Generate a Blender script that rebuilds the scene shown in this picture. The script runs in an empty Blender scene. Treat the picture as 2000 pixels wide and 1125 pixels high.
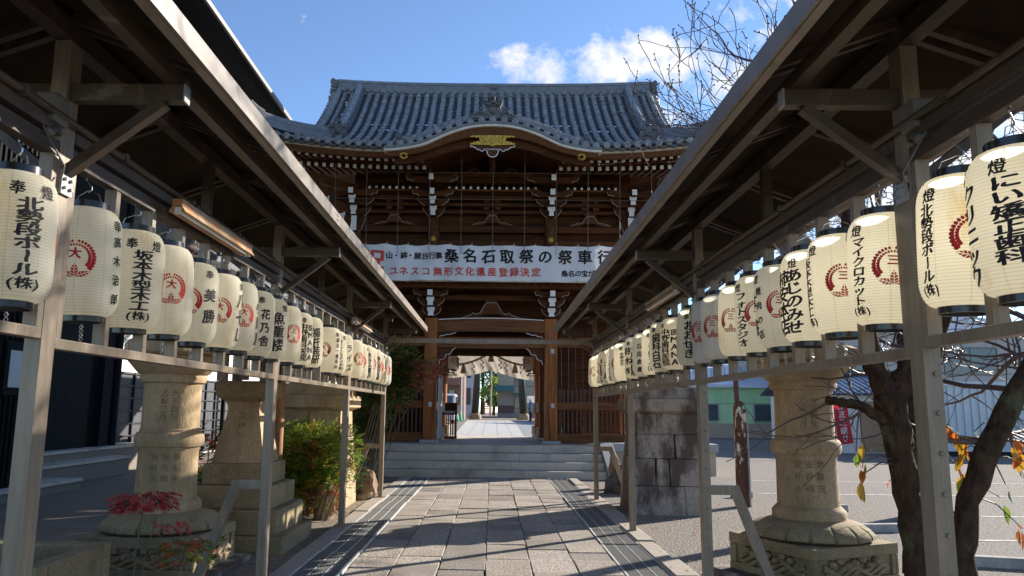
import bpy, bmesh, math, random
from mathutils import Vector, Matrix
import numpy as np
rad = math.radians
SC = bpy.context.scene
COL = SC.collection
rng = random.Random(7)

# ---------------------------------------------------------------- camera
cam = bpy.data.cameras.new('camera'); camo = bpy.data.objects.new('camera', cam); COL.objects.link(camo)
cam.sensor_width = 36.0; cam.lens = 1418.4/2000*36
cam.shift_x = (1000-950.3)/2000; cam.shift_y = (590.24-562.5)/2000
cam.clip_start = 0.05; cam.clip_end = 2000
PITCH, YAW, ROLL = .1467, -.0095, .0113
_cy, _sy, _cp, _sp = math.cos(YAW), math.sin(YAW), math.cos(PITCH), math.sin(PITCH)
_f = Vector((_sy*_cp, _cy*_cp, _sp)); _r = Vector((_cy, -_sy, 0)); _u = _r.cross(_f)
_r2 = _r*math.cos(ROLL)+_u*math.sin(ROLL); _u2 = -_r*math.sin(ROLL)+_u*math.cos(ROLL)
camo.matrix_world = Matrix(((_r2.x, _u2.x, -_f.x, .057), (_r2.y, _u2.y, -_f.y, 0), (_r2.z, _u2.z, -_f.z, 1.6), (0, 0, 0, 1)))
SC.camera = camo

# ---------------------------------------------------------------- light
SUN_AZ = math.atan2(.78, .625)      # clockwise from +Y
SUN_EL = rad(23)
sd = Vector((math.sin(SUN_AZ)*math.cos(SUN_EL), math.cos(SUN_AZ)*math.cos(SUN_EL), math.sin(SUN_EL)))
sl = bpy.data.lights.new('sun', 'SUN'); sl.energy = 5.0; sl.angle = rad(.55); sl.color = (1, .92, .80)
so = bpy.data.objects.new('sun', sl); COL.objects.link(so)
so.rotation_euler = sd.to_track_quat('Z', 'Y').to_euler(); so.location = sd*60

W = bpy.data.worlds.new('World'); SC.world = W; W.use_nodes = True
nt = W.node_tree; nt.nodes.clear()
N = nt.nodes.new; L = nt.links.new
def math_n(nt, op, a, b=None, c=None, clamp=False):
    n = nt.nodes.new('ShaderNodeMath'); n.operation = op; n.use_clamp = clamp
    for i, v in enumerate((a, b, c)):
        if v is None: continue
        if isinstance(v, (int, float)): n.inputs[i].default_value = v
        else: nt.links.new(v, n.inputs[i])
    return n.outputs[0]
out = N('ShaderNodeOutputWorld'); bg = N('ShaderNodeBackground'); bgc = N('ShaderNodeBackground'); mx = N('ShaderNodeMixShader')
sky = N('ShaderNodeTexSky'); sky.sky_type = 'NISHITA'; sky.sun_disc = False
sky.sun_elevation = SUN_EL; sky.sun_rotation = SUN_AZ; sky.air_density = .9; sky.dust_density = 0.0; sky.ozone_density = 3.0; sky.altitude = 1500
L(sky.outputs[0], bg.inputs[0]); bg.inputs[1].default_value = .122
bgc.inputs[0].default_value = (1, .98, .96, 1); bgc.inputs[1].default_value = .52
tc = N('ShaderNodeTexCoord'); sp = N('ShaderNodeSeparateXYZ'); L(tc.outputs['Generated'], sp.inputs[0])
yy = math_n(nt, 'MAXIMUM', sp.outputs[1], .02)
az = math_n(nt, 'DIVIDE', sp.outputs[0], yy); el = math_n(nt, 'DIVIDE', sp.outputs[2], yy)
cb = N('ShaderNodeCombineXYZ'); L(az, cb.inputs[0]); L(el, cb.inputs[1])
nz = N('ShaderNodeTexNoise'); nz.inputs['Scale'].default_value = 15; nz.inputs['Detail'].default_value = 8; nz.inputs['Roughness'].default_value = .62
L(cb.outputs[0], nz.inputs['Vector'])
dens = None
# cloud banks: (azimuth, elevation) as tangents, half-sizes
for (cx, cy, sx, sy, am) in ((.10, .497, .085, .032, 1.0), (.165, .505, .08, .028, 1.0), (.225, .53, .07, .028, 1.0), (.275, .50, .05, .03, .8), (.36, .472, .085, .036, 1.0), (.255, .43, .05, .02, .75), (.75, .6, .34, .22, .75), (.62, .33, .3, .2, .9), (1.1, .45, .4, .3, .8), (-1.3, .8, .6, .2, .8)):
    dx = math_n(nt, 'DIVIDE', math_n(nt, 'SUBTRACT', az, cx), sx); dy = math_n(nt, 'DIVIDE', math_n(nt, 'SUBTRACT', el, cy), sy)
    d2 = math_n(nt, 'ADD', math_n(nt, 'MULTIPLY', dx, dx), math_n(nt, 'MULTIPLY', dy, dy))
    g = math_n(nt, 'MULTIPLY', math_n(nt, 'SUBTRACT', 1.0, math_n(nt, 'MULTIPLY', d2, .55)), am)
    dens = g if dens is None else math_n(nt, 'MAXIMUM', dens, g)
dens = math_n(nt, 'MAXIMUM', dens, -.6)
val = math_n(nt, 'ADD', math_n(nt, 'MULTIPLY', dens, .5), math_n(nt, 'MULTIPLY', math_n(nt, 'SUBTRACT', nz.outputs[0], .5), 2.2))
fac = math_n(nt, 'MULTIPLY', math_n(nt, 'SUBTRACT', val, .10), 2.2, clamp=True)
fac = math_n(nt, 'MULTIPLY', fac, math_n(nt, 'GREATER_THAN', sp.outputs[2], 0.0))
fac = math_n(nt, 'MULTIPLY', fac, .92)
L(fac, mx.inputs[0]); L(bg.outputs[0], mx.inputs[1]); L(bgc.outputs[0], mx.inputs[2]); L(mx.outputs[0], out.inputs[0])

SC.view_settings.view_transform = 'Standard'; SC.view_settings.look = 'None'
SC.view_settings.exposure = 1.08; SC.view_settings.gamma = 1.0
try: SC.view_settings.use_curve_mapping = False
except Exception: pass
SC.render.engine = 'CYCLES'
SC.cycles.max_bounces = 8; SC.cycles.transparent_max_bounces = 8; SC.cycles.diffuse_bounces = 5

# ---------------------------------------------------------------- materials
MATS = {}
def mat(name, c1, c2=None, scale=4.0, detail=5, rough=.7, bump=.0, bscale=None, metal=0.0, c3=None, s3=1.0, t3=(.52, .62), stretch=(1, 1, 1), coord='pos', spec=.5, mid=(.35, .65), trans=0.0, bdist=.02):
    m = bpy.data.materials.new(name); m.use_nodes = True; t = m.node_tree; b = t.nodes['Principled BSDF']
    b.inputs['Roughness'].default_value = rough; b.inputs['Metallic'].default_value = metal
    b.inputs['Specular IOR Level'].default_value = spec
    MATS[name] = m
    if c2 is None:
        c2 = tuple(x*.78 for x in c1)
    if coord == 'pos':
        g = t.nodes.new('ShaderNodeNewGeometry'); vec = g.outputs['Position']
    else:
        g = t.nodes.new('ShaderNodeTexCoord'); vec = g.outputs['Object']
    mp = t.nodes.new('ShaderNodeMapping'); mp.inputs['Scale'].default_value = stretch; t.links.new(vec, mp.inputs[0]); vec = mp.outputs[0]
    n = t.nodes.new('ShaderNodeTexNoise'); n.inputs['Scale'].default_value = scale; n.inputs['Detail'].default_value = detail; n.inputs['Roughness'].default_value = .6
    t.links.new(vec, n.inputs['Vector'])
    r = t.nodes.new('ShaderNodeValToRGB'); r.color_ramp.elements[0].position = mid[0]; r.color_ramp.elements[1].position = mid[1]
    r.color_ramp.elements[0].color = (*c2, 1); r.color_ramp.elements[1].color = (*c1, 1)
    t.links.new(n.outputs[0], r.inputs[0]); colr = r.outputs[0]
    if c3 is not None:
        n3 = t.nodes.new('ShaderNodeTexNoise'); n3.inputs['Scale'].default_value = s3; n3.inputs['Detail'].default_value = 6; n3.inputs['Roughness'].default_value = .65
        t.links.new(vec, n3.inputs['Vector'])
        r3 = t.nodes.new('ShaderNodeValToRGB'); r3.color_ramp.elements[0].position = t3[0]; r3.color_ramp.elements[1].position = t3[1]
        r3.color_ramp.elements[0].color = (0, 0, 0, 1); r3.color_ramp.elements[1].color = (1, 1, 1, 1)
        t.links.new(n3.outputs[0], r3.inputs[0])
        mxr = t.nodes.new('ShaderNodeMix'); mxr.data_type = 'RGBA'
        t.links.new(r3.outputs[0], mxr.inputs[0]); t.links.new(colr, mxr.inputs[6]); mxr.inputs[7].default_value = (*c3, 1); colr = mxr.outputs[2]
    t.links.new(colr, b.inputs['Base Color'])
    if bump > 0:
        nb = n
        if bscale:
            nb = t.nodes.new('ShaderNodeTexNoise'); nb.inputs['Scale'].default_value = bscale; nb.inputs['Detail'].default_value = 6
            t.links.new(vec, nb.inputs['Vector'])
        bp = t.nodes.new('ShaderNodeBump'); bp.inputs['Strength'].default_value = bump; bp.inputs['Distance'].default_value = bdist
        t.links.new(nb.outputs[0], bp.inputs['Height']); t.links.new(bp.outputs[0], b.inputs['Normal'])
    if trans > 0:
        tr = t.nodes.new('ShaderNodeBsdfTranslucent'); ms = t.nodes.new('ShaderNodeMixShader'); ms.inputs[0].default_value = trans
        t.links.new(colr, tr.inputs[0]); o = t.nodes['Material Output']
        t.links.new(b.outputs[0], ms.inputs[1]); t.links.new(tr.outputs[0], ms.inputs[2]); t.links.new(ms.outputs[0], o.inputs[0])
    return m

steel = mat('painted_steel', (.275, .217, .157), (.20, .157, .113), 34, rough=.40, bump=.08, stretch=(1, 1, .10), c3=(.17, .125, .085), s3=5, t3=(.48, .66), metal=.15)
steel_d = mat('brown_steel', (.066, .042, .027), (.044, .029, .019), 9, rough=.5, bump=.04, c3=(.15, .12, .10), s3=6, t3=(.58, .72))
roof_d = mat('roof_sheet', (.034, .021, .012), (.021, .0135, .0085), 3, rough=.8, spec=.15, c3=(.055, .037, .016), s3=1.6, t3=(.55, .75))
fasc = mat('fascia_metal', (.24, .19, .15), (.17, .135, .105), 5, rough=.45, c3=(.17, .17, .1), s3=1.1, t3=(.60, .74), bump=.03)
zinc = mat('zinc_steel', (.42, .42, .41), (.32, .32, .31), 20, rough=.35, metal=.5)
chrome = mat('hook_metal', (.6, .6, .6), (.5, .5, .5), 20, rough=.25, metal=.9)
black = mat('black_lacquer', (.02, .02, .022), (.015, .015, .016), 10, rough=.22)
ink = mat('black_ink', (.022, .021, .024), (.03, .029, .03), 40, rough=.75, spec=.2)
redink = mat('red_ink', (.52, .03, .03), (.42, .02, .025), 40, rough=.75, spec=.2)
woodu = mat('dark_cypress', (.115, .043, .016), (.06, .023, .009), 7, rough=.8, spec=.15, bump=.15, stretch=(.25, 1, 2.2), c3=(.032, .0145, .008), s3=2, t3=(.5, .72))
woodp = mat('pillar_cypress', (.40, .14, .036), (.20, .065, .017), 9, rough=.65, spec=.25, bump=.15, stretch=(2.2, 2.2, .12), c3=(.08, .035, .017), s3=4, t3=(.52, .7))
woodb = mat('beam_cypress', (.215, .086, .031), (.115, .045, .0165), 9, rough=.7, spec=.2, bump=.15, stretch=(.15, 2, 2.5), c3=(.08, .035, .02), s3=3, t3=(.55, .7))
woodbar = mat('weathered_bar', (.12, .053, .026), (.066, .029, .015), 12, rough=.7, bump=.1, stretch=(2, 2, .2))
carve = mat('carved_wood', (.14, .052, .023), (.075, .029, .0135), 14, rough=.8, spec=.15, bump=.5, bscale=26)
rafw = mat('rafter_wood', (.165, .066, .025), (.09, .037, .0145), 9, rough=.8, spec=.15, stretch=(2, .3, 2))
wpaint = mat('white_gofun', (.88, .865, .83), (.78, .765, .73), 12, rough=.8)
dullw = mat('faded_gofun', (.42, .385, .33), (.33, .30, .255), 12, rough=.8)
ivory = mat('ivory_board', (.74, .68, .57), (.6, .54, .45), 6, rough=.7)
gold = mat('gilt_copper', (.66, .40, .06), (.32, .17, .02), 30, rough=.38, metal=.6, bump=.4, bscale=40)
tile = mat('ibushi_tile', (.26, .258, .258), (.15, .15, .152), 4.5, rough=.45, c3=(.40, .40, .40), s3=7, t3=(.56, .68), spec=.6)
tiled = mat('tile_pan', (.105, .106, .11), (.065, .066, .07), 5, rough=.6, spec=.4)
tile_r = mat('tile_ridge', (.18, .187, .205), (.13, .135, .15), 6, rough=.5, bump=.2, bscale=14)
oni_m = mat('onigawara_clay', (.15, .148, .15), (.085, .083, .085), 8, rough=.55, bump=.3, bscale=25)
granite = mat('granite', (.50, .365, .215), (.34, .245, .142), 60, rough=.85, bump=.35, bscale=45, c3=(.24, .175, .095), s3=2.3, t3=(.46, .66), stretch=(1, 1, .4), bdist=.014)
granite_m = mat('mossy_granite', (.35, .265, .155), (.205, .155, .09), 55, rough=.9, bump=.45, bscale=35, c3=(.15, .13, .06), s3=2.4, t3=(.48, .68), bdist=.012)
granite_s = mat('stained_granite', (.40, .345, .29), (.25, .21, .175), 50, rough=.9, bump=.35, bscale=40, c3=(.095, .066, .058), s3=2.1, t3=(.42, .54), stretch=(1, 1, .42), bdist=.012)
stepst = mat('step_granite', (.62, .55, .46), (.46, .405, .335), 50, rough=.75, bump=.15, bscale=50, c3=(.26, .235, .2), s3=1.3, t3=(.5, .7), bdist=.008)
stepl = mat('new_granite', (.42, .41, .39), (.34, .33, .315), 60, rough=.7, bump=.1, bdist=.006)
slab = mat('paving_granite', (.53, .46, .385), (.13, .11, .092), 46, detail=8, rough=.85, bump=.6, bscale=46, c3=(.22, .187, .157), s3=.9, t3=(.40, .70), bdist=.014, mid=(.40, .60))
slab_b = mat('paving_granite_pale', (.52, .46, .395), (.17, .145, .12), 40, detail=8, rough=.85, bump=.6, bscale=44, c3=(.29, .25, .21), s3=1.6, t3=(.46, .72), bdist=.014, mid=(.40, .60))
slab_c = mat('paving_granite_dark', (.38, .335, .285), (.10, .085, .07), 52, detail=8, rough=.85, bump=.6, bscale=50, c3=(.165, .14, .117), s3=1.3, t3=(.42, .66), bdist=.014, mid=(.40, .60))
joint = mat('joint_moss', (.10, .085, .06), (.05, .045, .03), 9, rough=1, c3=(.17, .20, .05), s3=2.2, t3=(.44, .56))
kerbm = mat('kerb_granite', (.40, .35, .295), (.25, .215, .18), 40, rough=.85, bump=.4, bscale=35, c3=(.36, .31, .25), s3=1.2, bdist=.012)
grate_m = mat('grating_cast', (.19, .19, .185), (.14, .14, .137), 40, rough=.55, bump=.1)
grate_e = mat('grating_edge', (.62, .62, .6), (.48, .48, .47), 20, rough=.45)
gravel = mat('gravel', (.38, .335, .29), (.055, .047, .04), 30, detail=9, rough=.95, bump=1.0, bscale=34, c3=(.21, .178, .148), s3=.55, t3=(.40, .75), bdist=.035, mid=(.38, .64))
earth = mat('earth', (.26, .21, .155), (.14, .11, .08), 14, rough=1, bump=.8, bscale=30, c3=(.13, .14, .055), s3=1.3, t3=(.55, .7), bdist=.03)
asph = mat('old_asphalt', (.215, .175, .132), (.12, .097, .073), 22, rough=.9, bump=.3, bscale=60, c3=(.21, .2, .185), s3=.8, t3=(.52, .75), stretch=(1, 2.2, 1))
paveg = mat('grey_paving', (.47, .455, .435), (.38, .37, .355), 3, rough=.8)
paved = mat('dark_paving', (.26, .27, .28), (.2, .21, .22), 3, rough=.8)
linew = mat('line_paint', (.62, .6, .57), (.3, .275, .25), 9, rough=.9, mid=(.42, .56))
conc = mat('concrete', (.40, .39, .37), (.30, .29, .275), 9, rough=.9, bump=.2, c3=(.24, .23, .21), s3=2)
plaster = mat('white_plaster', (.72, .71, .69), (.62, .61, .59), 3, rough=.9, c3=(.45, .43, .4), s3=1.5, t3=(.6, .75))
blackw = mat('black_cladding', (.010, .009, .008), (.006, .0055, .005), 6, rough=.8, spec=.15)
bluew = mat('navy_cladding', (.014, .015, .018), (.009, .0095, .012), 6, rough=.8, spec=.15)
latt = mat('black_lattice', (.02, .02, .022), (.02, .02, .024), 8, rough=.55)
lattp = mat('lattice_panel', (.06, .062, .075), (.04, .041, .05), 5, rough=.6)
greyw = mat('grey_stucco', (.42, .41, .40), (.34, .33, .32), 30, rough=.9, bump=.3)
bark = mat('cherry_bark', (.085, .052, .032), (.030, .0185, .012), 13, detail=9, rough=.95, spec=.15, bump=1.0, bscale=22, stretch=(1, 1, .55), c3=(.10, .10, .055), s3=3.5, t3=(.54, .66), bdist=.06)
twig = mat('twig_bark', (.13, .088, .075), (.075, .05, .043), 12, rough=.6)
stemm = mat('stem_bark', (.16, .12, .075), (.1, .07, .045), 12, rough=.8)
green1 = mat('leaf_green', (.13, .23, .03), (.065, .13, .018), 2.5, rough=.45, trans=.35)
green2 = mat('leaf_light_green', (.31, .42, .055), (.2, .30, .036), 2.5, rough=.45, trans=.4)
green3 = mat('leaf_dark_green', (.045, .105, .03), (.022, .06, .017), 2.5, rough=.35, trans=.25)
yell = mat('leaf_yellow', (.55, .34, .03), (.42, .22, .02), 4, rough=.5, trans=.4)
orang = mat('leaf_orange', (.62, .18, .02), (.48, .10, .015), 4, rough=.5, trans=.45)
redl = mat('leaf_red', (.68, .08, .07), (.48, .045, .045), 4, rough=.45, trans=.4)
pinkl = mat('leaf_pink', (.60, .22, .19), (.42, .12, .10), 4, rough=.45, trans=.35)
rust = mat('rusty_paint', (.12, .045, .02), (.055, .022, .012), 8, rough=.8, c3=(.62, .56, .44), s3=3.2, t3=(.535, .56), stretch=(1.5, 1.5, .55), bump=.2)
pipeb = mat('rusty_pipe', (.13, .06, .035), (.08, .035, .022), 9, rough=.7)
woodpost = mat('orange_post', (.36, .155, .05), (.2, .08, .028), 8, rough=.55, stretch=(2, 2, .3), c3=(.12, .045, .02), s3=3)
cloth = mat('noren_cloth', (.70, .65, .56), (.63, .58, .50), 8, rough=.9, trans=.25, bump=.05)
straw = mat('straw_rope', (.52, .43, .29), (.38, .30, .19), 30, rough=.9, bump=.5, bscale=50)
paperw = mat('white_paper', (.84, .84, .82), (.78, .78, .77), 5, rough=.8, trans=.45)
bann = mat('banner_vinyl', (.80, .80, .81), (.74, .74, .76), 2.2, rough=.5, trans=.12)
rubber = mat('dark_rubber', (.02, .02, .02), (.015, .015, .015), 5, rough=.8)
glassd = mat('window_glass', (.08, .1, .12), (.05, .065, .08), 1.5, rough=.08, spec=1.0)
greenw = mat('green_stucco', (.56, .82, .46), (.49, .75, .41), 2, rough=.85, c3=(.43, .66, .36), s3=.6, t3=(.5, .75))
greenb = mat('green_trim', (.45, .70, .37), (.39, .63, .32), 3, rough=.8)
sheetb = mat('pale_blue_roof', (.55, .60, .70), (.47, .52, .62), 1.2, rough=.35)
tanwall = mat('tan_wall', (.50, .42, .31), (.45, .37, .27), 2, rough=.85)
brownw = mat('brown_wall', (.22, .13, .11), (.18, .105, .09), 3, rough=.85)
teal = mat('teal_awning', (.10, .25, .22), (.075, .2, .17), 4, rough=.6)
bronze = mat('bronze', (.07, .09, .085), (.045, .06, .058), 3, rough=.5, metal=.3)
contw = mat('container_paint', (.62, .66, .68), (.55, .59, .61), 2, rough=.55, c3=(.33, .15, .06), s3=.9, t3=(.63, .7), stretch=(1.3, 1.3, .3))
doorb = mat('brown_door', (.36, .23, .14), (.30, .19, .115), 2, rough=.6, c3=(.38, .17, .06), s3=1.1, t3=(.6, .72))
flagr = mat('red_cloth', (.62, .035, .05), (.52, .025, .04), 4, rough=.8, trans=.25)
verm = mat('vermilion', (.75, .13, .05), (.6, .09, .04), 4, rough=.6)
carw = mat('car_paint', (.55, .57, .6), (.5, .52, .55), 2, rough=.25)
coneg = mat('green_plastic', (.05, .40, .17), (.04, .33, .13), 4, rough=.5)
skin_m = mat('skin', (.62, .40, .30), (.55, .34, .25), 6, rough=.6)
jack = mat('navy_jacket', (.035, .05, .12), (.025, .035, .085), 8, rough=.85)
bluej = mat('blue_jacket', (.10, .17, .36), (.07, .12, .27), 8, rough=.85)
trou = mat('dark_trousers', (.03, .035, .05), (.02, .024, .035), 8, rough=.85)
hair = mat('dark_hair', (.02, .016, .014), (.012, .01, .009), 30, rough=.6)
lampw = mat('lamp_white', (.82, .81, .77), (.74, .73, .69), 6, rough=.4)
lampr = mat('lamp_housing', (.42, .31, .19), (.30, .19, .10), 6, rough=.5, c3=(.42, .17, .05), s3=3.5, t3=(.48, .62))
shadeg = mat('grey_plastic', (.14, .125, .105), (.11, .10, .085), 6, rough=.5)

def paper_mat(name, c1, c2, tr):
    m = mat(name, c1, c2, 7, rough=.62, spec=.25, c3=(c1[0]*.84, c1[1]*.68, c1[2]*.42), s3=3.6, t3=(.56, .76), stretch=(2, 2, .6))
    t = m.node_tree; b = t.nodes['Principled BSDF']; src = b.inputs['Base Color'].links[0].from_socket
    tcn = t.nodes.new('ShaderNodeTexCoord'); s = t.nodes.new('ShaderNodeSeparateXYZ'); t.links.new(tcn.outputs['Object'], s.inputs[0])
    fr = math_n(t, 'FRACT', math_n(t, 'MULTIPLY', math_n(t, 'SUBTRACT', s.outputs[2], .035), 40/.53))
    ln = math_n(t, 'LESS_THAN', fr, .17)
    # seam lines of the glued paper gores
    an = math_n(t, 'FRACT', math_n(t, 'MULTIPLY', math_n(t, 'ADD', math_n(t, 'ARCTAN2', s.outputs[1], s.outputs[0]), .4), 8/(2*math.pi)))
    sm = math_n(t, 'LESS_THAN', an, .045)
    k = math_n(t, 'SUBTRACT', 1.0, math_n(t, 'ADD', math_n(t, 'MULTIPLY', ln, .24), math_n(t, 'MULTIPLY', sm, .12)))
    mm = t.nodes.new('ShaderNodeMix'); mm.data_type = 'RGBA'; mm.blend_type = 'MULTIPLY'; mm.inputs[0].default_value = 1
    t.links.new(src, mm.inputs[6]); t.links.new(k, mm.inputs[7]); c = mm.outputs[2]
    t.links.new(c, b.inputs['Base Color'])
    trn = t.nodes.new('ShaderNodeBsdfTranslucent'); ms = t.nodes.new('ShaderNodeMixShader'); ms.inputs[0].default_value = tr
    t.links.new(c, trn.inputs[0]); t.links.new(b.outputs[0], ms.inputs[1]); t.links.new(trn.outputs[0], ms.inputs[2])
    t.links.new(ms.outputs[0], t.nodes['Material Output'].inputs[0])
    return m
paper = paper_mat('lantern_paper', (.97, .93, .80), (.96, .905, .745), .74)
paper2 = paper_mat('lantern_paper_new', (.84, .81, .73), (.80, .77, .69), .42)

# ---------------------------------------------------------------- helpers
ROOTLOC = {}
class MB:
    def __init__(s): s.v = []; s.f = []; s.m = []
    def add(s, vs, fs, mi=0):
        o = len(s.v); s.v += [tuple(p) for p in vs]; s.f += [tuple(i+o for i in f) for f in fs]; s.m += [mi]*len(fs); return s
    def box(s, c, d, mi=0, R=None):
        hx, hy, hz = d[0]/2, d[1]/2, d[2]/2; c = Vector(c)
        vs = [Vector((x, y, z)) for x in (-hx, hx) for y in (-hy, hy) for z in (-hz, hz)]
        if R is not None: vs = [R @ v for v in vs]
        return s.add([v+c for v in vs], [(0, 1, 3, 2), (4, 6, 7, 5), (0, 4, 5, 1), (2, 3, 7, 6), (0, 2, 6, 4), (1, 5, 7, 3)], mi)
    def b2(s, x0, x1, y0, y1, z0, z1, mi=0):
        return s.box(((x0+x1)/2, (y0+y1)/2, (z0+z1)/2), (abs(x1-x0), abs(y1-y0), abs(z1-z0)), mi)
    def beam(s, p, q, w, h, mi=0, up=(0, 0, 1)):
        p, q = Vector(p), Vector(q); d = (q-p); l = d.length; d.normalize(); u = Vector(up)
        if abs(d.dot(u)) > .98: u = Vector((0, 1, 0))
        r = d.cross(u).normalized(); u = r.cross(d)
        return s.box((p+q)/2, (l, w, h), mi, Matrix((d, r, u)).transposed())
    def tube(s, pts, rr, n=6, mi=0, caps=True):
        pts = [Vector(p) for p in pts]
        if not hasattr(rr, '__len__'): rr = [rr]*len(pts)
        vs = []; fs = []; a = None
        for i, p in enumerate(pts):
            d = (pts[min(i+1, len(pts)-1)]-pts[max(i-1, 0)])
            if d.length < 1e-9: d = Vector((0, 0, 1))
            d.normalize()
            if a is None:
                a = Vector((0, 0, 1)) if abs(d.z) < .9 else Vector((1, 0, 0))
            a = (a-d*a.dot(d))
            if a.length < 1e-6: a = d.orthogonal()
            a.normalize(); b = d.cross(a)
            for k in range(n):
                t = 2*math.pi*k/n; vs.append(p+(a*math.cos(t)+b*math.sin(t))*rr[i])
        for i in range(len(pts)-1):
            for k in range(n):
                k2 = (k+1) % n; fs.append((i*n+k, i*n+k2, (i+1)*n+k2, (i+1)*n+k))
        if caps:
            fs.append(tuple(range(n))[::-1]); fs.append(tuple(range((len(pts)-1)*n, len(pts)*n)))
        return s.add(vs, fs, mi)
    def lathe(s, prof, n=24, c=(0, 0, 0), mi=0, sq=None, rot=0, caps=True):
        vs = []; fs = []
        for r, z in prof:
            for k in range(n):
                t = 2*math.pi*k/n+rot; q = 1.0 if sq is None else sq(t, z)
                vs.append((c[0]+r*q*math.cos(t), c[1]+r*q*math.sin(t), c[2]+z))
        for i in range(len(prof)-1):
            for k in range(n):
                k2 = (k+1) % n; fs.append((i*n+k, i*n+k2, (i+1)*n+k2, (i+1)*n+k))
        if caps:
            fs.append(tuple(range(n))[::-1]); fs.append(tuple(range((len(prof)-1)*n, len(prof)*n)))
        return s.add(vs, fs, mi)
    def prism(s, poly, fn, mi=0):
        """poly: 2-D outline; fn(u, v, side) -> 3-D point, side 0/1"""
        n = len(poly); vs = [fn(u, v, 0) for u, v in poly]+[fn(u, v, 1) for u, v in poly]
        fs = [tuple(range(n)), tuple(range(2*n-1, n-1, -1))]+[(i, i+n, (i+1) % n+n, (i+1) % n) for i in range(n)]
        return s.add(vs, fs, mi)
    def pxz(s, poly, y0, y1, mi=0): return s.prism(poly, lambda u, v, k: (u, y1 if k else y0, v), mi)
    def pyz(s, poly, x0, x1, mi=0): return s.prism(poly, lambda u, v, k: (x1 if k else x0, u, v), mi)
    def grid(s, fn, nu, nv, mi=0):
        vs = [fn(i/nu, j/nv) for i in range(nu+1) for j in range(nv+1)]
        fs = [(i*(nv+1)+j, (i+1)*(nv+1)+j, (i+1)*(nv+1)+j+1, i*(nv+1)+j+1) for i in range(nu) for j in range(nv)]
        return s.add(vs, fs, mi)
    def mirror_x(s):
        n = len(s.v); s.v += [(-x, y, z) for x, y, z in s.v[:n]]; k = len(s.f)
        s.f += [tuple(i+n for i in f)[::-1] for f in s.f[:k]]; s.m += s.m[:k]; return s
    def build(s, name, mats, parent=None, smooth=False, bevel=0, auto=None, recalc=True):
        me = bpy.data.meshes.new(name); off = ROOTLOC.get(parent.name, (0, 0, 0)) if parent else (0, 0, 0)
        me.from_pydata([(a-off[0], b-off[1], c-off[2]) for a, b, c in s.v], [], s.f)
        if not isinstance(mats, (list, tuple)): mats = [mats]
        for m in mats: me.materials.append(m)
        me.polygons.foreach_set('material_index', s.m)
        if bevel or recalc:
            bm = bmesh.new(); bm.from_mesh(me)
            if recalc: bmesh.ops.recalc_face_normals(bm, faces=bm.faces)
            if bevel:
                bmesh.ops.remove_doubles(bm, verts=bm.verts, dist=1e-5)
                es = [e for e in bm.edges if len(e.link_faces) == 2 and e.calc_face_angle(0) > .6]
                try: bmesh.ops.bevel(bm, geom=es, offset=bevel, segments=2, affect='EDGES', profile=.6, clamp_overlap=True)
                except Exception: pass
            bm.to_mesh(me); bm.free()
        if smooth: me.polygons.foreach_set('use_smooth', [True]*len(me.polygons))
        if auto:
            try: me.set_sharp_from_angle(angle=auto)
            except Exception: pass
        me.update()
        o = bpy.data.objects.new(name, me); COL.objects.link(o)
        if parent: o.parent = parent
        ROOTLOC[o.name] = off
        return o
def thing(name, label, cat, loc=(0, 0, 0), group=None):
    o = bpy.data.objects.new(name, None); COL.objects.link(o); o.location = loc; o.empty_display_size = .2
    o['label'] = label; o['category'] = cat
    if group: o['group'] = group
    ROOTLOC[o.name] = tuple(loc); return o
def tag(o, label, cat, group=None):
    o['label'] = label; o['category'] = cat
    if group: o['group'] = group
    return o
def struct(o, kind='structure'): o['kind'] = kind; return o
def lerp(a, b, t): return a+(b-a)*t
def interp(x, pts):
    for (x0, y0), (x1, y1) in zip(pts, pts[1:]):
        if x <= x1: return y0+(y1-y0)*max(0, (x-x0))/(x1-x0)
    return pts[-1][1]

# ---- lettering
_fc = bpy.data.curves.new('glyphs', 'FONT'); _fo = bpy.data.objects.new('glyphs', _fc); COL.objects.link(_fo); _fc.resolution_u = 3
_G = {}
def _raw(ch, off):
    _fc.body = ch; _fc.offset = off
    e = _fo.evaluated_get(bpy.context.evaluated_depsgraph_get()); me = e.to_mesh()
    vs = [(v.co.x, v.co.y) for v in me.vertices]; fs = [tuple(p.vertices) for p in me.polygons]; ar = sum(p.area for p in me.polygons); e.to_mesh_clear()
    return vs, fs, ar
def glyph(ch, bold=.018):
    k = (ch, bold)
    if k not in _G:
        
        v0, f0, a0 = _raw(ch, 0.0); vs, fs = v0, f0
        if bold > 0:   # thicken like a brush: shifted layers, each a hair above the last
            vs = []; fs = []; q_ = bold*.75
            for li, (ox, oy) in enumerate(((0, 0), (bold*1.1, 0), (-bold*1.1, 0), (0, bold*.8), (0, -bold*.8), (q_, q_*.8), (-q_, -q_*.8))):
                o_ = len(vs); vs += [(x+ox, y+oy, li) for x, y in v0]; fs += [tuple(i+o_ for i in f) for f in f0]
        vs = [v if len(v) == 3 else (v[0], v[1], 0) for v in vs]
        xs = [v[0] for v in vs] or [0]; w = max(xs)-min(xs)
        if ord(ch) < 0x2000 and ch != '・': cx = (max(xs)+min(xs))/2; vs = [(x-cx, y-.35, q) for x, y, q in vs]
        else: vs = [(x-.5, y-.38, q) for x, y, q in vs]
        if ch == 'ー': vs = [(y, -x, q) for x, y, q in vs]
        _G[k] = (vs, fs)
    return _G[k]
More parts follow.
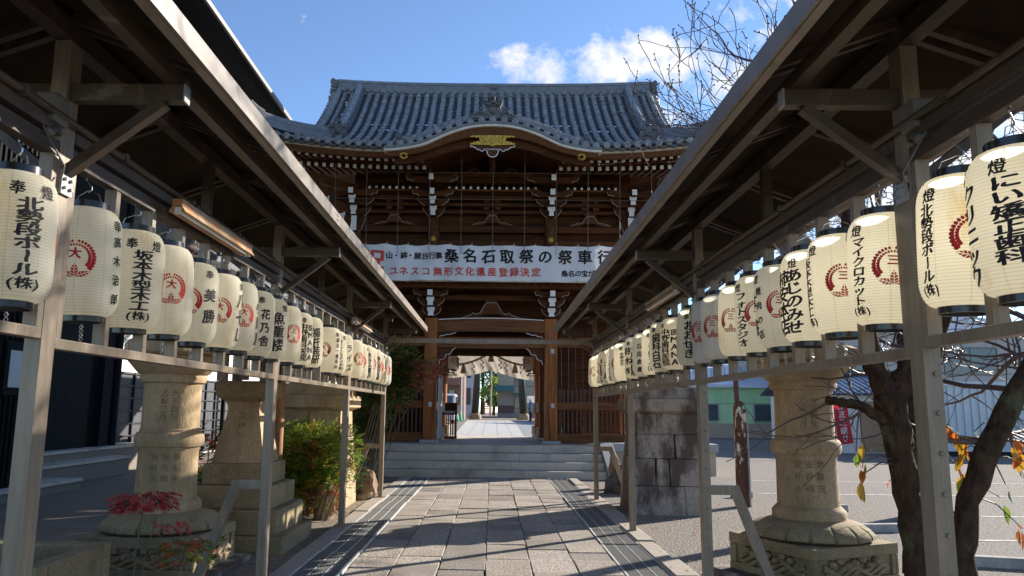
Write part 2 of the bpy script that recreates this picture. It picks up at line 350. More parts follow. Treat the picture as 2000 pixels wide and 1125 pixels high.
def cell(bm_v, bm_f, s, u, v, size, sx=1.0, bold=.018, slant=.0):
    n = len(s)
    if n == 3 and s[0] == '(':
        cell(bm_v, bm_f, s[1], u, v, size*.82, sx*.80, bold, slant)
        for q, ch in ((-1, '('), (1, ')')): cell(bm_v, bm_f, ch, u+q*size*sx*.47, v-.02*size, size*.85, sx*.8, bold*.8, 0)
        return
    for i, ch in enumerate(s):
        vs, fs = glyph(ch, bold); o = len(bm_v); w = size/n if n > 1 else size
        ra = rng.uniform(-.05, .05); p1, p2 = rng.uniform(0, 6), rng.uniform(0, 6)
        # hand-brushed unevenness
        vs = [(x+.022*math.sin(5.5*y+p1)+.012*math.sin(11*y+p2)-ra*y, y+.022*math.sin(4.8*x+p2)+ra*x, q) for x, y, q in vs]
        cu = u+(i-(n-1)/2)*w*.9
        bm_v += [(cu+x*w*sx*(1.15 if n > 1 else 1), v+(y+slant*x)*size, q*.00025) for x, y, q in vs]; bm_f += [tuple(a+o for a in f) for f in fs]

# ================================================================ SETTING
TZ = .72
m = MB(); m.add([(-150, -40, 0), (150, -40, 0), (150, 260, 0), (-150, 260, 0)], [(0, 1, 2, 3)]); struct(m.build('ground', gravel))
m = MB(); m.add([(-30, -6, .004), (-3.95, -6, .004), (-3.95, 17.6, .004), (-3.95, 34, .004), (-30, 34, .004)], [(0, 1, 2, 3, 4)]); struct(m.build('pavement', asph))
m = MB(); r_ = random.Random(3)
m.grid(lambda a, b: (lerp(-3.95, -2.06, a), lerp(-3, 17.6, b), .012+.035*max(0, math.sin(a*3.1416))*(.6+.4*math.sin(b*60+a*7))*math.sin(a*3.14)), 10, 90); struct(m.build('ground', earth, smooth=True))
m = MB()
for y, x0, x1 in ((17.6, 6.2, 16), (14.9, 5.4, 15), (11.95, 6.6, 14), (9.7, 5.9, 12)):
    m.add([(x0, y, .005), (x1, y, .005), (x1, y+.1, .005), (x0, y+.1, .005)], [(0, 1, 2, 3)])
struct(m.build('road_marking', linew))
m = MB(); m.add([(6.5, 31, .006), (40, 31, .006), (40, 39, .006), (6.5, 39, .006)], [(0, 1, 2, 3)]); struct(m.build('street', asph))
# rear terrace beyond the gate
m = MB(); m.b2(-6, 6, 25.2, 58, -.5, TZ-.006); m.b2(-60, 10, 58, 240, -.5, TZ-.006); struct(m.build('rear_ground', asph))
m = MB()
m.add([(-1.25, 25.0, TZ), (1.15, 25.0, TZ), (1.9, 61, TZ), (-2.0, 61, TZ)], [(0, 1, 2, 3)]); struct(m.build('pavement', paveg))
m = MB(); m.add([(1.15, 25.0, TZ+.004), (3.2, 25.0, TZ+.004), (3.6, 61, TZ+.004), (1.9, 61, TZ+.004)], [(0, 1, 2, 3)]); struct(m.build('pavement', paved))
m = MB()
for k in range(11):
    y = 26+k*2.6
    m.add([(-1.3, y, TZ+.003), (1.2, y, TZ+.003), (1.2, y+.06, TZ+.003), (-1.3, y+.06, TZ+.003)], [(0, 1, 2, 3)])
    m.add([(1.2, y+.9, TZ+.007), (3.4, y+.9, TZ+.007), (3.4, y+1.0, TZ+.007), (1.2, y+1.0, TZ+.007)], [(0, 1, 2, 3)])
for x in (-.8, -.3, .25, .75):
    m.add([(x, 25.3, TZ+.003), (x+.02, 25.3, TZ+.003), (x*1.3+.03, 58, TZ+.003), (x*1.3, 58, TZ+.003)], [(0, 1, 2, 3)])
struct(m.build('pavement', paved))
m = MB(); m.add([(-2.6, 61, TZ+.004), (1.2, 61, TZ+.004), (2.2, 140, TZ+.004), (-1.0, 140, TZ+.004)], [(0, 1, 2, 3)]); struct(m.build('rear_road', asph))

# stone path of squared granite slabs
m = MB(); m.b2(-1.42, 1.42, -2, 17.42, -.1, .002); struct(m.build('path', joint))
m = MB(); r_ = random.Random(11); cols = [-1.37, -.93, -.47, 0, .47, .93, 1.37]
for ci in range(6):
    x0, x1 = cols[ci], cols[ci+1]; y = -2-r_.random()
    while y < 17.38:
        l = r_.uniform(.42, .62) if r_.random() < .8 else r_.uniform(.65, .85)
        y1 = min(y+l, 17.38)
        j = lambda: r_.uniform(-.007, .007)
        z = .022+r_.uniform(-.006, .006); g = .004
        p = [(x0+g+j(), y+g+j()), (x1-g+j(), y+g+j()), (x1-g+j(), y1-g+j()), (x0+g+j(), y1-g+j())]
        tl = [r_.uniform(-.004, .004) for _ in range(4)]
        q = [(x+(.007 if i in (0, 3) else -.007), yy+(.007 if i < 2 else -.007), z+tl[i]) for i, (x, yy) in enumerate(p)]
        b0 = [(x, yy, -.03) for x, yy in p]; b1 = [(x, yy, z-.009+tl[i]) for i, (x, yy) in enumerate(p)]
        m.add(b0+b1+q, [(0, 1, 5, 4), (1, 2, 6, 5), (2, 3, 7, 6), (3, 0, 4, 7), (4, 5, 9, 8), (5, 6, 10, 9), (6, 7, 11, 10), (7, 4, 8, 11), (8, 9, 10, 11)], r_.choice((0, 0, 0, 1, 2)))
        y = y1
struct(m.build('path', [slab, slab_b, slab_c]))
for s in (-1, 1):
    m = MB(); y = -2; r_ = random.Random(5+s)
    while y < 17.2:
        l = r_.uniform(.8, 1.35); y1 = min(y+l, 17.25); w = 2.06+r_.uniform(-.02, .03); z = .045+r_.uniform(-.01, .012)
        xa, xb = 1.815, w
        m.prism([(xa, -.05), (xb, -.05), (xb, z-.02), (xb-.03, z), (xa+.02, z), (xa, z-.015)], lambda u, v, k, y=y, y1=y1, s=s: (s*u, (y1-.006 if k else y+.006), v)); y = y1
    struct(m.build('kerb', kerbm))
# drain gratings
SIDE = {-1: 'hall', 1: 'tree'}
def grate(s, y0, y1, x0, z):
    t = thing('drain_grating', 'dark ribbed drain grating with pale edges, set beside the path kerb, %s side' % SIDE[s], 'drain grating', (s*(x0+.21), y0, 0), 'drain gratings along the path')
    a = MB()
    n = 17
    for k in range(n):
        x = x0+.02+k*(.40/(n-1)); a.b2(s*(x-.008), s*(x+.008), y0+.012, y1-.012, -.03, z)
    a.b2(s*x0, s*(x0+.43), y0+.012, y1-.012, -.06, z-.012); a.build('grating', grate_m, t)
    e = MB()
    for x in (x0-.012, x0+.13, x0+.27, x0+.42): e.b2(s*x, s*(x+(.02 if x in (x0-.012, x0+.42) else .008)), y0+.008, y1-.008, -.02, z+.004)
    e.build('edge_strip', grate_e, t)
r_ = random.Random(9)
for s in (-1, 1):
    y = -.4
    while y < 17.2:
        l = r_.choice((1.0, 1.0, 1.35)); grate(s, y, min(y+l, 17.35), 1.385+r_.uniform(-.012, .008), .03+r_.uniform(-.008, .01)); y += l

# stone steps and gate platform
t = thing('stone_steps', 'wide flight of four grey granite steps with sloping cheeks below the gate', 'steps', (0, 17.4, 0))
for k in range(4):
    m = MB(); y0 = 17.4+.35*k; z1 = .18*(k+1); xs = [-2.75]; r_ = random.Random(20+k)
    while xs[-1] < 2.0: xs.append(xs[-1]+r_.uniform(1.3, 2.1))
    xs[-1] = 2.75
    for a, b in zip(xs, xs[1:]): m.b2(a+.002, b-.002, y0, 19.0, z1-.18 if k == 0 else z1-.176, z1)
    m.build('step', stepst, t, bevel=.008)
for s in (-1, 1):
    m = MB(); m.prism([(17.3, -.02), (17.3, .2), (17.42, .3), (18.62, .80), (18.95, .80), (18.95, -.02)], lambda u, v, k, s=s: (s*(3.08 if k else 2.755), u, v)); m.build('cheek_stone', stepl, t, bevel=.01)
t = thing('gate_platform', 'long stone platform with pale coping stones carrying the gate', 'platform', (0, 21, 0))
m = MB(); m.b2(-5.7, 5.7, 18.82, 25.2, -.1, TZ-.001); m.build('flagging', stepst, t)
m = MB()
for s in (-1, 1):
    xs = [3.09, 4.2, 5.0, 5.78]
    for a, b in zip(xs, xs[1:]): m = MB(); m.b2(s*(a+.003), s*(b-.003), 18.7, 19.3, TZ-.13, TZ+.07); m.build('coping_stone', stepl, t, bevel=.008)
for s in (-1, 1): m = MB(); m.b2(s*3.09, s*5.72, 18.78, 18.9, -.05, TZ-.131); m.build('retaining_face', tanwall, t)

# ================================================================ CANOPIES
YP = [-.23, 3.14, 6.51, 9.88, 13.25]; XP = 1.918
def canopy(s):
    t = thing('lantern_canopy', 'long brown steel gabled canopy on slim posts along the %s side of the path' % SIDE[s], 'canopy', (s*XP, 6.5, 0))
    X = lambda x: s*x
    for i, y in enumerate(YP):
        m = MB(); m.b2(X(1.88), X(1.955), y-.05, y+.05, .0, 3.25)
        if s > 0:
            for k in range(9):
                z = .45+k*.165
                m.tube([(X(1.925), y-.05, z), (X(1.925), y-.062, z)], .011, 8)
        m.build('post', steel, t, bevel=.004)
        m = MB(); m.b2(X(1.83), X(2.0), y-.09, y+.09, .03, .048); m.build('base_plate', steel, t)
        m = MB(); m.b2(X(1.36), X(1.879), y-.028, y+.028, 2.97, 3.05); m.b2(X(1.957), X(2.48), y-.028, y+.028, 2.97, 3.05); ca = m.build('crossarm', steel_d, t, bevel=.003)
        m = MB(); m.b2(X(1.352), X(1.3595), y-.029, y+.029, 2.969, 3.051); m.build('end_cap', zinc, ca)
        for sg in (-1, 1):
            m = MB(); xa, xb = (1.45, 1.876) if sg < 0 else (2.386, 1.96)
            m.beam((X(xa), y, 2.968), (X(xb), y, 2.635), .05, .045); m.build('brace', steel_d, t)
        m = MB(); m.b2(X(1.865), X(1.8785), y-.042, y+.042, 2.53, 2.64)
        for dz in (2.56, 2.60):
            for dy in (-.022, .022): m.tube([(X(1.866), y+dy, dz), (X(1.852), y+dy, dz)], .009, 6)
        m.build('gusset_plate', zinc, t)
    # stays
    for i in (2, 4):
        y = YP[i]
        m = MB(); m.beam((X(1.957), y, .93), (X(2.18), y, .93), .055, .08); m.beam((X(2.165), y, .96), (X(2.52), y, .0), .056, .08); m.build('stay', steel, t, bevel=.003)
    # roof skins
    Y0, Y1 = -1.1, 13.95
    for sg in (-1, 1):
        xe = XP+sg*.69; m = MB()
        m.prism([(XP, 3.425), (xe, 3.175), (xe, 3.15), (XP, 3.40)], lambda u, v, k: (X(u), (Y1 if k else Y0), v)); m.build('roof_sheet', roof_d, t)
        m = MB(); y = Y0; k = 0; xf = XP+sg*.70
        while y < Y1:
            y1 = min(y+3.4, Y1); m.b2(X(xf-.008), X(xf+.008), y+.002, y1-.002, 3.07, 3.168); m.b2(X(xf-sg*.05), X(xf-sg*.009), y+.002, y1-.002, 3.065, 3.078)
            for dy in (.03, .075):
                for dz in (3.10, 3.14):
                    if k: m.tube([(X(xf+sg*.008), y+dy-.05, dz), (X(xf+sg*.014), y+dy-.05, dz)], .006, 6)
            y = y1; k += 1
        m.build('fascia', fasc, t)
        m = MB(); xq = XP+sg*.50; m.b2(X(xq-.03), X(xq+.03), Y0+.1, Y1-.1, 3.052, 3.118); m.build('purlin', steel_d, t)
    m = MB(); m.b2(X(XP-.04), X(XP+.04), Y0+.05, Y1-.05, 3.252, 3.345); m.build('ridge_beam', steel_d, t)
    ys = []
    for i in range(len(YP)-1): ys += [YP[i], (YP[i]*2+YP[i+1])/3, (YP[i]+2*YP[i+1])/3]
    ys.append(YP[-1])
    for y in ys:
        m = MB()
        for sg in (-1, 1):
            for dy in (-.045, .045): m.beam((X(XP+sg*.04), y+dy, 3.36), (X(XP+sg*.66), y+dy, 3.135), .035, .05)
        m.build('rafter_pair', steel_d, t)
    for i in range(len(YP)-1):
        y = (YP[i]+YP[i+1])/2
        m = MB(); m.b2(X(XP-.03), X(XP+.03), y-.03, y+.03, 2.87, 3.25); m.build('king_post', steel_d, t)
    # rails
    for i in range(len(YP)-1):
        ya, yb = YP[i]+.052, YP[i+1]-.052
        dz = .035 if i == 0 else 0.0
        m = MB(); m.b2(X(1.882), X(1.945), ya, yb, 1.845+dz, 1.892+dz); m.build('bottom_rail', steel, t, bevel=.003)
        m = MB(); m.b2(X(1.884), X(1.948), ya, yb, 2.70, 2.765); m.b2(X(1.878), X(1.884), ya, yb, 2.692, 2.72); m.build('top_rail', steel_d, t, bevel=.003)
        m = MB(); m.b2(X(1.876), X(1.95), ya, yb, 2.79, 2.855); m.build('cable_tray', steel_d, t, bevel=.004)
        m = MB(); m.tube([(X(1.858), ya-.05, 2.862), (X(1.858), yb+.05, 2.862)], .017, 8)
        for k in range(4):
            y = ya+.4+k*.85; m.b2(X(1.838), X(1.878), y-.015, y+.015, 2.84, 2.884)
        m.build('conduit', steel_d, t)
        n = 9
        for k in range(n):
            y = lerp(ya+.02, yb-.02, k/(n-1)) if True else 0
            y += .0
            m = MB(); m.b2(X(1.8835), X(1.918), y-.018, y-.013, 1.893+dz, 2.699); m.b2(X(1.8835), X(1.889), y-.0125, y+.022, 1.893+dz, 2.699); m.b2(X(1.9185), X(1.945), y-.018, y-.013, 1.893+dz, 2.699)
            m.build('baluster', steel, t)
    return t
canopy(-1); canopy(1)
m = MB(); m.b2(-1.875, 1.875, 13.21, 13.29, 2.795, 2.872); tag(m.build('tie_beam', steel, bevel=.004), 'brown steel beam spanning the path between the far ends of both canopies', 'beam')
# strip lights
def strip(s, y0, y1, label):
    t = thing('strip_light', label, 'strip light', (s*1.72, y0, 2.74))
    m = MB(); x = 1.795
    m.prism([(x-.05, 2.725), (x-.024, 2.765), (x+.024, 2.765), (x+.05, 2.725), (x+.046, 2.722), (x+.021, 2.758), (x-.021, 2.758), (x-.046, 2.722)], lambda u, v, k: (s*u, y1 if k else y0, v)); m.b2(s*(x-.03), s*(x+.03), y0, y1, 2.766, 2.80)
    h = m.build('reflector', lampr, t)
    m = MB(); m.tube([(s*x, y0+.03, 2.735), (s*x, y1-.03, 2.735)], .014, 10); m.build('tube', lampw, t, smooth=True)
    m = MB()
    for y in (y0+.012, y1-.03): m.b2(s*(x-.02), s*(x+.02), y, y+.018, 2.715, 2.754)
    m.build('socket', lampw, t)
    m = MB(); m.b2(s*1.76, s*1.876, y0+.2, y0+.23, 2.801, 2.82); m.b2(s*1.76, s*1.876, y1-.23, y1-.2, 2.801, 2.82); m.build('hanger', steel_d, t)
strip(-1, 4.1, 5.35, 'rusty white fluorescent strip light under the black-hall side canopy, nearer the front')
strip(-1, 9.6, 10.85, 'fluorescent strip light under the black-hall side canopy, close to the gate')
strip(1, 6.85, 8.1, 'rusty fluorescent strip light hung under the cherry-tree side canopy')
for s in (-1, 1):
    t = thing('junction_box', 'boxy grey plastic lamp box on the front post of the %s side canopy' % SIDE[s], 'lamp box', (s*1.9, 3.05, 2.9))
    m = MB(); m.b2(s*1.85, s*1.945, 2.975, 3.088, 2.82, 2.95); m.build('housing', shadeg, t, bevel=.012)
    m = MB(); m.tube([(s*1.88, 3.03, 2.80), (s*1.88, 3.0, 2.77), (s*1.86, 2.96, 2.765)], [.018, .02, .016], 10); m.build('nozzle', shadeg, t, smooth=True)
    m = MB(); m.tube([(s*1.93, 2.98, 2.86), (s*1.86, 2.95, 2.75), (s*1.80, 3.0, 2.62), (s*1.85, 3.06, 2.56), (s*1.868, 3.085, 2.60)], .0045, 6); m.build('cable', shadeg, t, smooth=True)

# ================================================================ LANTERNS
LR = .158
def lrad(z):
    a = (z-.035)/.53
    if a < 0 or a > 1: return .09
    d = min(a, 1-a)/.2
    k = 1.0 if d >= 1 else math.sqrt(max(0, 1-(1-d)**2))
    return lerp(.092, LR-.004+.004*math.sin(a*math.pi), k**.95)
prof = []
for i in range(40):
    for d in (0, .5):
        z = .035+.53*(i+d)/40; prof.append((lrad(z)-(.0028 if d else 0), z))
prof.append((.090, .565))
m = MB(); m.lathe(prof, 40, caps=False); body_o = m.build('paper_shade', paper, smooth=True); BODY = body_o.data; bpy.data.objects.remove(body_o)
BODY2 = BODY.copy(); BODY2.materials.clear(); BODY2.materials.append(paper2)
def ring(z0, z1):
    m = MB(); m.lathe([(.088, z0), (.094, z0), (.094, z1), (.088, z1), (.084, z1), (.084, z0), (.088, z0)], 32, caps=False); o = m.build('rim', black, smooth=False, auto=.6); d = o.data; bpy.data.objects.remove(o); return d
RTOP = ring(.562, .596); RBOT = ring(.009, .036)
m = MB()
m.tube([(-.085, 0, .58), (-.06, 0, .64), (0, 0, .665), (.06, 0, .64), (.085, 0, .58)], .0022, 5)
m.tube([(.0, 0, .655), (.018, 0, .665), (.018, 0, .68), (0, 0, .70), (-.016, 0, .715), (-.012, 0, .735), (.004, 0, .735)], .0034, 5)
o = m.build('hook', chrome); HOOK = o.data; bpy.data.objects.remove(o)
m = MB()
for k in range(4): m.tube([(.0, .004*(k % 2), -.004-k*.02), (.009, 0, -.014-k*.02), (0, 0, -.026-k*.02), (-.009, 0, -.014-k*.02), (0, 0, -.004-k*.02)], .0026, 5)
o = m.build('clip', chrome); CLIP = o.data; bpy.data.objects.remove(o)

def leaf2(vv, ff, cx, cy, ang, l, w):
    # pointed leaf cut by its veins
    ca, sa = math.cos(ang), math.sin(ang)
    n = 5
    for sgn in (-1, 1):
        for k in range(n):
            a, b = k/n, (k+1)/n-.035
            f = lambda t: w*math.sin(math.pi*min(1, t)**.8)
            q = [(a*l, sgn*.0016), (b*l, sgn*.0016), (min(1, b+.1)*l, sgn*max(.0018, f(min(1, b+.1)))), (min(1, a+.12)*l, sgn*max(.0018, f(min(1, a+.12))))]
            o = len(vv); vv += [(cx+x*ca-y*sa, cy+x*sa+y*ca, 0) for x, y in q]; ff.append((o, o+1, o+2, o+3))
def crest(ch):
    vv = []; ff = []
    n = 12
    for sgn in (-1, 1):
        for k in range(n):
            t = rad(-38+ k*118/(n-1)); sz = .0112*(1-.42*k/n)
            for rr, da, q in ((.078, 0, 1.0), (.061, .07, .8)):
                a = t+da; cx, cy = sgn*rr*math.cos(a), rr*math.sin(a); o = len(vv); pts = 8
                for j in range(pts):
                    g = 2*math.pi*j/pts; rd = sz*q*(1+.22*math.cos(2*g))*(.72 if j == 4 else 1)
                    ga = g+(a if sgn > 0 else math.pi-a); vv.append((cx+rd*math.cos(ga), cy+rd*math.sin(ga), 0))
                ff.append(tuple(range(o, o+pts)) if sgn > 0 else tuple(range(o, o+pts)))
    leaf2(vv, ff, 0, -.092, math.pi/2, .068, .016)
    leaf2(vv, ff, .004, -.088, rad(20), .068, .014); leaf2(vv, ff, -.004, -.088, rad(160), .068, .014)
    cell(vv, ff, ch, 0, .022, .056 if ch == '大' else .052, bold=.035)
    return vv, ff
CREST = {c: crest(c) for c in '大三'}
def wrap(name, vv, ff, ang, zc, mtl, parent, lift=.0016):
    """flat lettering bent round the lantern body; ang = world direction of its centre"""
    bm = bmesh.new(); vs = [bm.verts.new((x, y, q)) for x, y, q in vv]
    for f in ff:
        try: bm.faces.new([vs[i] for i in f])
        except ValueError: pass
    xs = [v[0] for v in vv]; ys = [v[1] for v in vv]
    def cut(lo, hi, st, no):
        k = math.ceil(lo/st)
        while k*st < hi:
            p = Vector(no)*(k*st); bmesh.ops.bisect_plane(bm, geom=bm.verts[:]+bm.edges[:]+bm.faces[:], plane_co=p, plane_no=no, dist=1e-6); k += 1
    cut(min(xs), max(xs), .018, (1, 0, 0))
    cut(min(ys), max(ys), .03, (0, 1, 0))
    for v in bm.verts:
        z = min(.55, max(.05, zc+v.co.y)); r = lrad(z)+lift+v.co.z; a = ang+v.co.x/LR
        v.co = Vector((r*math.cos(a), r*math.sin(a), z))
    me = bpy.data.meshes.new(name); bm.to_mesh(me); bm.free(); me.materials.append(mtl)
    o = bpy.data.objects.new(name, me); COL.objects.link(o); o.parent = parent; return o
def column(vv, ff, text, u, size=None, top=.16, bot=-.205):
    """vertical column; text is a list of cells"""
    n = len(text); step = (top-bot)/n; w = (size or .098)*1.1; s = min(w, step*1.08); sx = max(1.05, min(1.8, w/s))
    for i, c in enumerate(text): cell(vv, ff, c, u, top-step*(i+.5), s, sx=sx if len(c) == 1 else sx*1.05, bold=.034, slant=.09)
ORD = ['first', 'second', 'third', 'fourth', 'fifth', 'sixth', 'seventh', 'eighth', 'ninth', 'tenth', 'eleventh', 'twelfth', 'thirteenth', 'fourteenth', 'fifteenth', 'sixteenth', 'seventeenth', 'eighteenth', 'nineteenth', 'twentieth', 'twenty-first', 'twenty-second', 'twenty-third', 'twenty-fourth', 'twenty-fifth', 'twenty-sixth']
def lantern(s, idx, y, decals, pm=0, feat='', zoff=0.0, name='paper_lantern', x=None, label=None, group=None, cat='paper lantern'):
    x = s*1.915 if x is None else x
    t = thing(name, label or ('paper lantern, %s, %s in the %s row' % (feat, ORD[idx], 'hall-side' if s < 0 else 'tree-side')), cat, (x, y, 1.978+zoff), group or 'paper lanterns hung from the two canopies')
    for nm, d in (('paper_shade', BODY2 if pm else BODY), ('top_rim', RTOP), ('bottom_rim', RBOT), ('hook', HOOK), ('clip', CLIP)):
        o = bpy.data.objects.new(nm, d); COL.objects.link(o); o.parent = t
        if nm == 'hook': o.rotation_euler.z = rng.uniform(-.6, .6)
        if nm == 'paper_shade': o.rotation_euler.z = rng.uniform(0, 6.28)
    base = math.atan2(0-y, .057-x)
    t.rotation_euler = (rng.uniform(-.028, .028), rng.uniform(-.028, .028), 0); sc_ = rng.uniform(.985, 1.03); t.scale = (sc_, sc_*rng.uniform(.98, 1.02), rng.uniform(.985, 1.012))
    vv = []; ff = []; A0 = None
    for d in decals:
        kind, a = d[0], rad(d[1])
        if kind == 'c':
            cv, cf = CREST[d[2]]; wrap('crest', cv, cf, base+a, .30, redink, t)
        else:
            if A0 is None: A0 = a
            u = (a-A0)*LR
            if kind == 's': cell(vv, ff, d[2], u, .178, .060, bold=.026, slant=.06)
            elif kind == 't': column(vv, ff, d[2], u, d[3] if len(d) > 3 else None, d[4] if len(d) > 4 else .145, d[5] if len(d) > 5 else -.228)
    if vv: wrap('lettering', vv, ff, base+A0, .30, ink, t)
    return t
H, T = '奉', '燈'
C = lambda st: [c for c in st]
LEFT = [
 (2.90, [('s', 0, H), ('s', 44, T), ('t', 19, C('北勢段ボール')+['(株)']), ('c', 108, '大')], 'eight bold black characters facing the path'),
 (3.44, [('c', -15, '大'), ('s', 58, H), ('t', 58, C('高木治郎'), .05)], 'red wreath crest beside a thin black column'),
 (3.88, [('s', -5, H), ('s', 44, T), ('t', 18, C('坂本木型木工')+['(株)']), ('c', 108, '大')], 'seven bold black characters behind the front post'),
 (4.30, [('c', 13, '大'), ('s', 100, H)], 'full red wreath crest without lettering'),
 (4.71, [('c', -12, '大'), ('s', 36, H), ('t', 40, C('美勝'), .085, .11, -.17)], 'two widely spaced bold characters beside its crest'),
 (5.12, [('c', 4, '大'), ('s', 70, H), ('t', 70, C('八十し'))], 'red wreath crest and edge lettering'),
 (5.52, [('c', 20, '大'), ('s', 84, H), ('t', 84, C('小川屋'))], 'red wreath crest turned towards the gate'),
 (5.92, [('s', 18, H), ('t', 32, C('花乃舎'), .08, .12, -.2), ('c', -75, '大')], 'three large spaced characters before the second post'),
 (6.33, [('s', 6, H), ('s', 52, T), ('t', 30, C('魚重楼'), .105, .14, -.2), ('c', -68, '大')], 'three very bold characters at the second post'),
 (6.86, [('c', 32, '三'), ('s', -60, H)], 'three-bar red crest past the second post'),
 (7.28, [('s', 24, H), ('t', 20, C('中野歯科医院')), ('t', 54, ['(医)', 'M', 'A', 'N', 'A'])], 'two crowded black columns, one in letters'),
 (7.72, [('s', 12, H), ('t', 33, C('福井装研')), ('c', -62, '大')], 'four black characters in one bold column'),
 (8.55, [('c', -14, '大'), ('s', 46, H), ('t', 50, C('桑名一番街')+['(株)'], .05)], 'red crest and one long thin column'),
 (9.0, [('s', 14, H), ('s', 55, T), ('t', 32, C('オーケーステリタ')+['(株)'])], 'nine crowded black characters'),
 (9.4, [('s', 14, H), ('t', 45, C('ライズ'), .09), ('c', -40, '大')], 'three slanting characters before the third post'),
 (10.2, [('c', 40, '大'), ('t', -10, C('有限会社'), .05)], 'thin lettering just past the third post'),
 (10.62, [('c', 22, '大'), ('s', 75, H)], 'red crest past the third post'),
 (11.03, [('t', 35, C('水谷仏壇店')), ('c', -50, '大')], 'black column'),
 (11.44, [('c', 30, '大'), ('t', -40, C('御菓子司'))], 'red crest'),
 (11.85, [('t', 38, C('桑名信用金庫')), ('c', 88, '大')], 'black column and crest edge'),
 (12.26, [('c', 25, '三'), ('s', 70, H)], 'red crest'),
 (12.68, [('t', 30, C('料亭浜町')), ('c', 78, '大')], 'black column'),
 (13.08, [('c', 28, '三'), ('t', -30, C('太田屋'), .06)], 'greyer paper beside the end post'),
]
for i, (y, d, ft) in enumerate(LEFT): lantern(-1, i, y, d, pm=1 if i == 22 else 0, feat=ft, zoff=rng.uniform(-.006, .006))
RIGHT = [
 (2.50, [('s', -20, T), ('t', -13, C('にい矯正歯科'), .105, .145, -.17), ('t', -68, C('クリニック'), .09), ('s', -84, H), ('c', 95, '三')], 'two bold columns and no crest visible'),
 (2.85, [('s', -42, T), ('t', -46, C('北勢段ボール')+['(株)'], .056), ('s', -84, H), ('c', 17, '三')], 'crest and column, just before the front post'),
 (3.42, [('s', -46, T), ('t', -42, C('マイクロカット')+['(株)'], .066), ('s', -88, H), ('c', 12, '三')], 'eight black characters, just behind the front post'),
 (3.84, [('s', -52, T), ('t', -76, C('坂本木型木工')+['(株)']), ('c', 6, '三')], 'broad red crest and lettering along its edge'),
 (4.24, [('s', -35, T), ('t', -32, C('あじのみせ')), ('t', -62, C('柿安本店')), ('c', 28, '三')], 'two black columns, one in rounded script'),
 (4.63, [('s', -64, T), ('t', -56, C('焼肉の店'), .05), ('c', -2, '三'), ('t', -84, C('大将'))], 'a small thin column beside its crest'),
 (5.04, [('s', -56, T), ('t', -46, C('フォトスタジオ')), ('c', -4, '三')], 'seven angular black characters beside its crest'),
 (5.46, [('c', -24, '三'), ('s', 60, T)], 'full three-bar crest without lettering'),
 (5.86, [('c', -26, '三'), ('s', 62, T)], 'greyer paper and red crest', 1),
 (6.21, [('c', -32, '三'), ('s', -76, T), ('t', -82, C('柏屋'))], 'greyer paper and half a crest', 1),
 (6.74, [('s', -26, H), ('t', -16, C('おおせき'), .1, .14, -.2), ('c', 60, '三')], 'four large bold characters past the second post'),
 (7.34, [('s', -60, H), ('t', -46, C('中野歯科医院')), ('t', -8, ['(医)', 'M', 'A', 'N', 'A'], .09), ('c', 80, '三')], 'two crowded columns, one in letters'),
 (7.86, [('s', -44, H), ('t', -34, C('歯科白石')), ('c', 40, '三')], 'four bold characters in one column'),
 (8.34, [('s', -30, H), ('t', -10, C('三重精工')+['(株)']), ('c', 65, '三')], 'slanting column of five'),
 (8.86, [('s', 0, T), ('t', -28, C('石田倉庫'), .06), ('c', 35, '三')], 'small thin column and crest edge'),
 (9.36, [('s', -42, H), ('t', -12, ['(有)']+C('川崎研磨')), ('t', -48, C('鈴木')+['(株)']), ('c', 70, '三')], 'two black columns before the third post'),
 (10.17, [('s', -20, T), ('t', -16, C('有限会社'), .055, .12, -.06), ('c', 60, '三')], 'four thin characters past the third post'),
 (10.57, [('c', -22, '三'), ('s', 40, T)], 'greyer paper past the third post', 1),
 (10.96, [('s', -24, T), ('t', -28, C('大黒屋食堂'))], 'black column'),
 (11.36, [('s', -30, T), ('t', -30, C('大鹿')), ('c', 30, '三')], 'two bold characters'),
 (11.76, [('t', -32, C('丸三商店')), ('c', -70, '三')], 'black column and crest edge'),
 (12.17, [('t', -30, C('桑名寝具店'))], 'black column'),
 (12.57, [('c', -40, '三'), ('t', 20, C('中村'))], 'red crest'),
 (12.97, [('c', -30, '三'), ('s', 40, T)], 'greyer paper beside the end post', 1),
]
for i, d in enumerate(RIGHT): lantern(1, i, d[0], d[1], pm=d[3] if len(d) > 3 else 0, feat=d[2], zoff=rng.uniform(-.006, .006))

# ================================================================ GATE
G = thing('temple_gate', 'two-storey dark timber temple gate with curved grey tiled roof and white bracket ends', 'temple gate', (0, 22, TZ))
YF = 19.67
